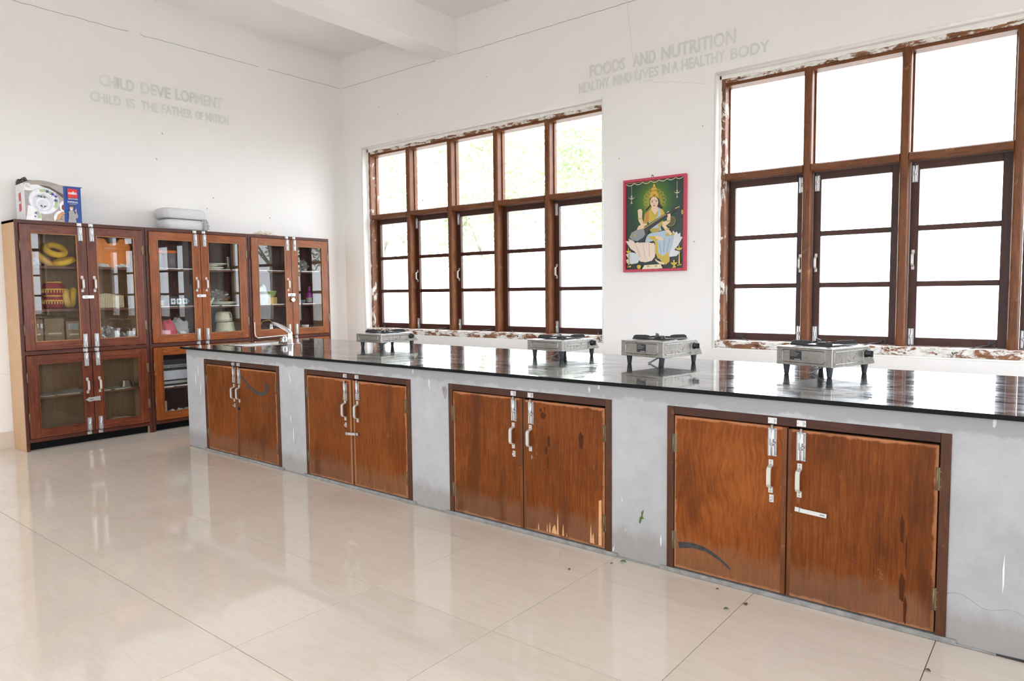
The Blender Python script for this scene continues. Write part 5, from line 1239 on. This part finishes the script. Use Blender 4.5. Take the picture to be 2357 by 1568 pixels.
# corner cupboard
thing('white_cloth_bundle',MB().blob((.17,-1.175,SB_+.07),(.07,.08,.105),31,.4,2.2,30,20,floor=SB_),'pale_cloth','pale bluish white cloth bundle with frayed end','cloth')
b=root('yellow_carton',(.14,-1.07,SB_),'yellow carton behind the cloth bundle','box'); build('carton_body',MB().box(.08,-1.150,SB_,.19,-1.000,SB_+.068),'yellow_box',b,.002); build('carton_print',MB().box(.1898,-1.13,SB_+.02,.191,-1.05,SB_+.05),'gold_trim',b)
thing('green_bowl',MB().lathe([(.03,0),(.045,.01),(.06,.05),(.062,.062),(.058,.060),(.03,.012)],(.10,-1.02,SB_+.069),24),'green_label','dull green bowl standing on the yellow carton','bowl')
bt=root('purple_bottle',(.16,-.604,SB_),'magenta purple bottle with a tapering cap','bottle')
build('bottle_body',MB().lathe([(.026,0),(.030,.006),(.031,.045),(.029,.085),(.019,.110),(.0135,.118)],(.16,-.604,SB_),22),'purple_plastic',bt); build('cap',MB().lathe([(.015,.118),(.016,.135),(.012,.175),(.010,.178)],(.16,-.604,SB_),18),'purple_plastic',bt); build('bottle_label',MB().lathe([(.0316,.012),(.0316,.060)],(.16,-.604,SB_),22,cap=False),'paper_grey',bt)
thing('plastic_bag',MB().blob((.15,-.68,SA+.045),(.05,.06,.06),41,.55,3.2,28,18,floor=SA,smooth=False),'plastic_film','small clear bag on the top shelf of the corner cupboard','plastic bag')
thing('pink_packet',MB().blob((.15,-.775,SA+.03),(.04,.045,.035),42,.3,floor=SA),'pink_bag','small pink packet on the top shelf of the corner cupboard','packet')
thing('clear_dish',MB().lathe([(.03,0),(.05,.02),(.06,.035),(.055,.033),(.03,.006)],(.15,-.70,SB_+.001),22),'plastic_film','shallow clear dish left of the purple bottle','dish')
tu=root('snack_tub',(.17,-.672,SC),'small white tub with a green label','tub'); build('tub_body',MB().lathe([(.030,0),(.036,.07),(.040,.088),(.040,.094)],(.17,-.672,SC),20),'white_paper',tu); build('tub_label',MB().lathe([(.0308,.006),(.0362,.058)],(.17,-.672,SC),20,cap=False),'green_label',tu)
yw=MB()
for i in range(5): yw.torus((.17,-1.165+.028*i,SC+.028),.024,.0035,Q((.25,1,0)),16,6)
yw.tube([(.17,-1.19,SC+.04),(.18,-1.195,SC+.10),(.18,-1.16,SC+.150),(.18,-1.09,SC+.158),(.18,-1.05,SC+.13)],.004,7)
thing('yellow_wire_coil',yw,'yellow_wire','coiled yellow plastic tubing at the corner cupboard bottom','tubing')
# lower compartments
thing('foil_tray',MB().loft([rrect(.09,-2.487,.20,-2.385,.02,LSH+.001),rrect(.10,-2.478,.19,-2.395,.02,LSH+.050),rrect(.115,-2.463,.175,-2.410,.02,LSH+.056)],0,False,(True,True)),'steel_bright','upturned silver foil tray on the lower shelf','tray')
thing('folded_paper',MB().add([(.05,-2.90,LSH+.003),(.26,-2.93,LSH+.004),(.262,-2.80,LSH+.003),(.06,-2.78,LSH+.022),(.05,-2.90,LSH+.005),(.26,-2.93,LSH+.006),(.262,-2.80,LSH+.006),(.06,-2.78,LSH+.026)],[(0,3,2,1),(4,5,6,7),(0,1,5,4),(1,2,6,5),(2,3,7,6),(3,0,4,7)]),'paper_grey','curled grey paper on the lower shelf behind dusty glass','paper')
plate((.13,-2.585,.093),.085,'dinner_plate','white plate at the left of the lowest compartment','white plates at the bottom','white_paper'); plate((.14,-2.48,.117),.085,'dinner_plate','white plate overlapping another in the lowest compartment','white plates at the bottom','white_paper')
ov=root('table_oven',(.14,-1.93,.373),'white and black table oven behind the middle cupboard lower door','oven')
build('oven_body',MB().box(.03,-2.20,.373,.215,-1.66,.600),'dark_box',ov,.004)
build('control_strip',MB().box(.2145,-2.20,.528,.224,-1.66,.556),'oven_grey',ov,.001)
build('white_panel',MB().box(.2145,-2.20,.425,.226,-1.66,.505),'oven_white',ov,.003)
build('chrome_lip',MB().prism([(.2145,.388),(.236,.392),(.240,.402),(.232,.412),(.2145,.416)],1,-2.20,-1.66),'aluminium',ov)
place('lettering',text_mesh('INES  O-M  onion  O',.24,.016,'print_dark',0,lambda a,b:(.2244-.14,-2.17+a+1.93,.534-.373+b)),ov)
thing('recipe_card',MB().box(.16,-2.19,.093,.166,-2.11,.235),'cream_paper','cream card standing at the bottom of the middle cupboard','card')
pb=MB()
for i in range(6): pb.blob((.20,-2.15+.07*i,.12),(.035,.045,.04),50+i,.35,2.5,16,10,floor=.093)
thing('tissue_row',pb,'white_film','row of white crumpled tissue along the cupboard bottom','tissue')

# ------------------------------------------------------------------ things on top of the cupboards
bx=root('dinner_set_box',(.268,-3.130,ZTOP),'torn printed dinner set carton with blue end and plate picture','box',rz=R(-3))
BW,BD,BH=.372,.225,.288
def bp(nm,mb,mt,par=bx):
    return place(nm,mb.mesh(nm,mt),par)
body=bp('carton_body',MB().box(-BD,0,0,0,BW,BH-.012),'box_white')
# print on the front face, flat layers of ink (x outwards, y along, z up)
_l=[.0003]
def ink(pts,mt,par=None,nm='print'):
    _l[0]+=.00016
    return bp(nm,MB().prism(pts,0,_l[0]-.00014,_l[0]),mt,par or fp)
def ell(cy_,cz,ry,rz_,n=28,a0=0,a1=360): return [(cy_+ry*math.cos(R(a0+(a1-a0)*i/n)),cz+rz_*math.sin(R(a0+(a1-a0)*i/n))) for i in range(n if a1-a0==360 else n+1)]
fp=bp('front_print',MB().box(0,.002,.001,.0003,BW*.682,BH-.014),'box_taupe')
ink([(.002,.10),(.045,.11),(.055,.20),(.03,.25),(.002,.24)],'print_grey'); ink([(.10,.268),(.16,.262),(.26*.97,.21),(.252,.180),(.20,.225),(.14,.250)],'print_dark'); ink([(.002,.262),(.09,.266),(.12,.25),(.05,.22),(.002,.22)],'print_white')
ink([p for p in ell(.252,.118,.028,.042,20,90,270)],'print_white'); ink([p for p in ell(.252,.112,.014,.022,16,90,270)],'crimson')
ink(ell(.125,.150,.100,.100),'print_lilac'); ink(ell(.125,.150,.093,.093),'print_white')
ink(ell(.125,.150,.093,.093,24,-35,10)+ell(.125,.150,.070,.070,24,10,-35)[::1],'print_green'); ink(ell(.125,.150,.090,.090,24,45,110)+ell(.125,.150,.066,.066,24,110,45),'print_green')
ink(ell(.115,.138,.070,.070),'print_lilac'); ink(ell(.110,.150,.052,.046,24,30,150),'print_green'); ink(ell(.118,.128,.046,.044),'print_white'); ink(ell(.115,.125,.036,.036),'print_lilac')
ink([(.095,.112),(.115,.098),(.108,.122)],'print_dark'); ink([(.120,.098),(.142,.112),(.124,.116)],'print_dark')
def flower(cy_,cz,r_,seed=0):
    pts=[]
    for i in range(12): a=R(30*i+seed); q=r_ if i%2==0 else r_*.32; pts.append((cy_+q*math.cos(a),cz+q*math.sin(a)))
    ink(pts,'print_navy')
for a in ((.148,.222,.018,0),(.182,.205,.022,10),(.203,.190,.018,20),(.200,.160,.020,30),(.106,.180,.013,5),(.128,.178,.012,15),(.090,.184,.009,25)): flower(*a)
ink([(.002,.001)]+ell(.012,.018,.090,.092,16,85,-8)+[(.10,.001)],'print_white'); ink(ell(.012,.018,.088,.090,16,40,0)+ell(.012,.018,.064,.066,16,0,40),'print_green'); flower(.066,.055,.014); flower(.062,.030,.012,20)
ink(ell(.240,.028,.058,.058,24,90,206),'print_white') ; ink(ell(.248,.026,.046,.046,24,75,210),'noodle')
nr=random.Random(2)
for i in range(16):
    y_=nr.uniform(.212,.240); z_=nr.uniform(.008,.058); a=nr.uniform(0,3.1); ink([(y_,z_),(y_+.016*math.cos(a),z_+.016*abs(math.sin(a))),(y_+.016*math.cos(a)+.002,z_+.016*abs(math.sin(a))-.002),(y_+.002,z_-.002)],'print_dark' if i%3==0 else 'cream_paper')
ink([(.004,BH-.05),(.036,BH-.05),(.036,BH-.017),(.004,BH-.017)],'print_white')
for s_,y_,z_,w_,h_ in (('21',.009,BH-.032,.018,.010),('PCS',.008,BH-.046,.024,.009)): place('lettering',text_mesh(s_,w_,h_,'print_dark',0,lambda a,b,y_=y_,z_=z_:(_l[0]+.0004,y_+a,z_+b)),fp)
bl=bp('blue_panel',MB().box(-.001,BW*.682,.001,.0004,BW+.001,BH-.013).box(-BD,BW-.0002,.001,0,BW+.0006,BH-.013),'box_blue'); _l[0]+=.001
y0=BW*.682
def ink2(pts,mt,nm='print'): return ink([(y0+p[0],p[1]) for p in pts],mt,bl,nm)
ink2([(.026,.188),(.094,.188),(.094,.258),(.026,.258)],'logo_red')
for s_,a_,z_,w_,h_ in (('cello',.031,.214,.058,.024),('OPALWARE',.028,.176,.066,.009),('IMPERIAL',.024,.150,.072,.013)): place('lettering',text_mesh(s_,w_,h_,'print_white',.05 if s_=='cello' else .02,lambda a,b,e=0,a_=a_,z_=z_:(_l[0]+.0004+e,y0+a_+a,z_+b)),bl)
ink2([(.034,.141),(.086,.141),(.086,.143),(.034,.143)],'print_white')
ink2([(.022,.001),(.030,.058),(.026,.080),(.038,.092),(.052,.098),(.062,.092),(.074,.060),(.078,.085),(.082,.086),(.092,.050),(.086,.032),(.074,.036),(.078,.001)],'print_grey')
ink2([(p[0],p[1]) for p in ell(.048,.110,.013,.019,16)],'print_skin'); ink2(ell(.050,.122,.016,.012,16,-20,190),'print_dark'); ink2(ell(.047,.101,.008,.006,12),'print_white')
ink2([(.072,.084),(.082,.085),(.083,.098),(.079,.112),(.076,.112),(.077,.100),(.070,.098)],'print_skin')
# left end of the carton
e=bp('end_print',MB().prism([(-.150,.070),(-.085,.076),(-.088,.212),(-.146,.206)],1,-.0006,.0),'logo_red_faded')
place('lettering',text_mesh('cello',.046,.024,'print_white',.05,lambda a,b,e=0:(-.140+a,-.0010-e,.128+b)),e)
# bulging torn flaps
fm=MB(); n=14
ringsf=[]
for i in range(n+1):
    t=i/n; hh=BH-.012+.036*math.sin(math.pi*min(1,t*1.05))**.8*(1-.35*t)
    ringsf.append([(0,BW*.72*t,BH-.016),(.004,BW*.72*t,BH-.010),(-.03,BW*.72*t,hh),(-.06,BW*.72*t,hh-.006),(-.10,BW*.72*t,hh-.022)])
vs=[p for r_ in ringsf for p in r_]; fm.add(vs,[(i*5+j,i*5+j+1,(i+1)*5+j+1,(i+1)*5+j) for i in range(n) for j in range(4)])
bp('top_flap',fm,'box_taupe')
bp('torn_flap',MB().blob((-.16,.035,BH+.008),(.055,.042,.028),61,.7,3.5,20,12,smooth=False),'print_dark'); bp('side_flap',MB().box(-.15,BW*.60,BH-.016,-.004,BW+.012,BH-.010),'print_dark')

pk=root('wrapped_stack',(.14,-1.905,ZTOP),'stack of white boxes wrapped in clear plastic on the middle cupboard','package')
for i in range(2):
    z=ZTOP+.001+.094*i; o_=.006*(1-i)
    rr_=[rrect(.035+o_,-2.085+o_*2,.245-o_,-1.735-o_,.05,z+.004),rrect(.025+o_,-2.095+o_*2,.255-o_,-1.725-o_,.055,z+.014),rrect(.022+o_,-2.098+o_*2,.258-o_,-1.722-o_,.055,z+.046),rrect(.025+o_,-2.095+o_*2,.255-o_,-1.725-o_,.055,z+.080),rrect(.040+o_,-2.080+o_*2,.240-o_,-1.740-o_,.05,z+.093)]
    build('wrapped_pack',MB().loft(rr_,0,True,(True,True)),'white_film',pk)
build('loose_film',MB().blob((.235,-1.735,ZTOP+.055),(.03,.035,.05),71,.7,3,20,12,smooth=False,floor=ZTOP),'plastic_film',pk)
thing('crumpled_cloth',MB().blob((.20,-1.13,ZTOP+.004),(.055,.095,.030),81,.8,3.4,34,16,floor=ZTOP,smooth=False),'beige_cloth','small crumpled beige cloth on top of the corner cupboard','cloth')

# ------------------------------------------------------------------ framed picture on the pier between the windows
PX,PZ,PW,PH=3.533,1.306,.532,.722
pc=root('framed_picture',(PX,0,PZ),'pink framed print of a seated figure playing a long lute on a lotus','picture')
mb=MB(); fw=.020
mb.box(PX,-.030,PZ,PX+fw,0,PZ+PH).box(PX+PW-fw,-.030,PZ,PX+PW,0,PZ+PH).box(PX+fw,-.030,PZ,PX+PW-fw,0,PZ+fw).box(PX+fw,-.030,PZ+PH-fw,PX+PW-fw,0,PZ+PH)
build('frame',mb,'pink_frame',pc,.002)
build('backing',MB().box(PX+fw,-.014,PZ+fw,PX+PW-fw,-.004,PZ+PH-fw),'mat_brown',pc)
names=[]; mb=MB()
mb.prism([(.0225,.691),(.507,.702),(.497,.0205),(.0215,.0215)],1,-.0150,-.0142); names.append('print_bg')
for i,(mn,pts) in enumerate(POSTER):
    k='pic_'+mn
    if k not in names: names.append(k)
    y_=-.0152-.00003*i
    mb.prism(pts,1,y_-.00003,y_,names.index(k))
place('printed_sheet',mb.mesh('printed_sheet',names),pc)
build('hanging_nail',MB().cyl((3.78,0,2.044),(3.78,-.02,2.046),.003,8).tube([(3.77,-.010,2.028),(3.775,-.012,2.046),(3.785,-.012,2.046),(3.79,-.010,2.028)],.0015,5),'iron_dark',pc)

# ------------------------------------------------------------------ litter on the floor
def leaf(x,y,rz,s,mt,lb,fold=.35):
    m_=MB(); n=8; vs=[]
    for i in range(n+1):
        t=i/n; w_=math.sin(math.pi*t**.8)*.34*s; zc=.0015+.006*math.sin(t*3.0)*s/.03*.6
        vs+= [Vector((t*s-s/2,-w_,zc+fold*w_)),Vector((t*s-s/2,0,zc)),Vector((t*s-s/2,w_,zc+fold*w_))]
    c_,s_=math.cos(rz),math.sin(rz)
    vs=[(x+v.x*c_-v.y*s_,y+v.x*s_+v.y*c_,v.z) for v in vs]
    m_.add(vs,[(i*3+j,i*3+j+1,(i+1)*3+j+1,(i+1)*3+j) for i in range(n) for j in range(2)])
    return thing('dry_leaf',m_,mt,lb,'leaf','dry leaves on the tiles')
for a in ((4.89,-2.405,.3,.030,'green_leaf','curled green leaf at the foot of the counter pillar'),(4.861,-2.449,1.0,.016,'dry_leaf','tiny dark leaf beside the curled green one'),(5.408,-2.568,.5,.020,'green_leaf','dark leaf scrap on the tile joint before the far-right doors'),
          (5.448,-2.488,2.2,.022,'dry_leaf','dry leaf scrap nearest the kerb of the far-right doors'),(6.046,-2.600,-.4,.020,'dry_leaf','dark leaf scrap at the lower right tile corner'),(4.751,-2.612,-.5,.018,'dry_leaf','dry scrap lying on the tile joint left of the pillar'),(5.315,-2.423,.9,.014,'dry_leaf','brown speck of leaf against the kerb')): leaf(*a)
thing('stuck_leaf',MB().prism([(4.945,.175),(4.950,.200),(4.957,.205),(4.956,.222),(4.965,.232),(4.960,.205),(4.966,.195),(4.955,.192),(4.950,.172)],1,YC-.004,YC-.0005),'green_leaf','green leaf shred stuck to the cement pillar','leaf')

# ------------------------------------------------------------------ outdoors, seen blown out through the panes
tag(build('field_ground',MB().box(-90,-90,-.45,90,120,-.36),'field_grass'),kind='structure')
def crown_mesh(seed, n=2600, hz=4.6, rad=2.3, leaf=.16):
    r_=random.Random(seed); mb=MB(); cl=[(r_.uniform(-rad,rad)*.75,r_.uniform(-rad,rad)*.75,hz+r_.uniform(-1.8,1.6),r_.uniform(.6,1.15)) for _ in range(13)]
    for i in range(n):
        c=cl[i%13]; d=Vector((r_.gauss(0,1),r_.gauss(0,1),r_.gauss(0,1))).normalized()*c[3]*r_.random()**.4
        p=Vector(c[:3])+d; a=Vector((r_.gauss(0,1),r_.gauss(0,1),r_.gauss(0,.6)-.5)).normalized()*leaf*r_.uniform(.7,1.4); b=a.orthogonal().normalized()*leaf*.32
        mb.add([p-a*.5,p+b,p+a*.5,p-b],[(0,1,2,3)])
    return mb.mesh('crown','foliage'),cl
def trunk_mesh(cl, hz=4.6):
    mb=MB(); mb.tube([(0,0,-.4),(.05,.03,1.0),(-.04,.08,2.2),(.03,0,hz-1)],.17,8,0,.09)
    for c in cl[:8]: mb.tube([(0,.04,hz-2.2),(c[0]*.4,c[1]*.4,hz-1.0),(c[0],c[1],c[2])],.055,6,0,.015)
    return mb.mesh('trunk','bark')
protos=[]
for sd in (1,2,3):
    me,cl=crown_mesh(sd); protos.append((me,trunk_mesh(cl)))
TL=[(-6.2,9.5,1.0,0,'leafy tree close behind the left window panes'),(-11.5,10.5,1.1,1,'tall leafy tree behind the leftmost window bay'),(-15,18,1.6,2,'leafy tree behind the middle of the left window'),(-21,15,1.5,0,'broad tree farthest left beyond the window'),
    (-10.5,19,1.4,1,'leafy tree behind the right bay of the left window'),(15.5,11.5,1.1,2,'tree outside beyond the right end of the window wall'),(24,14,1.15,1,'farthest tree outside on the right')]
for i,(x,y,s,k,lb) in enumerate(TL):
    t=root('field_tree',(x,y,-.36),lb,'tree','trees outside the windows',rz=i*1.3); t.scale=(s,s,s)
    place('crown',protos[k][0],t); place('trunk',protos[k][1],t)
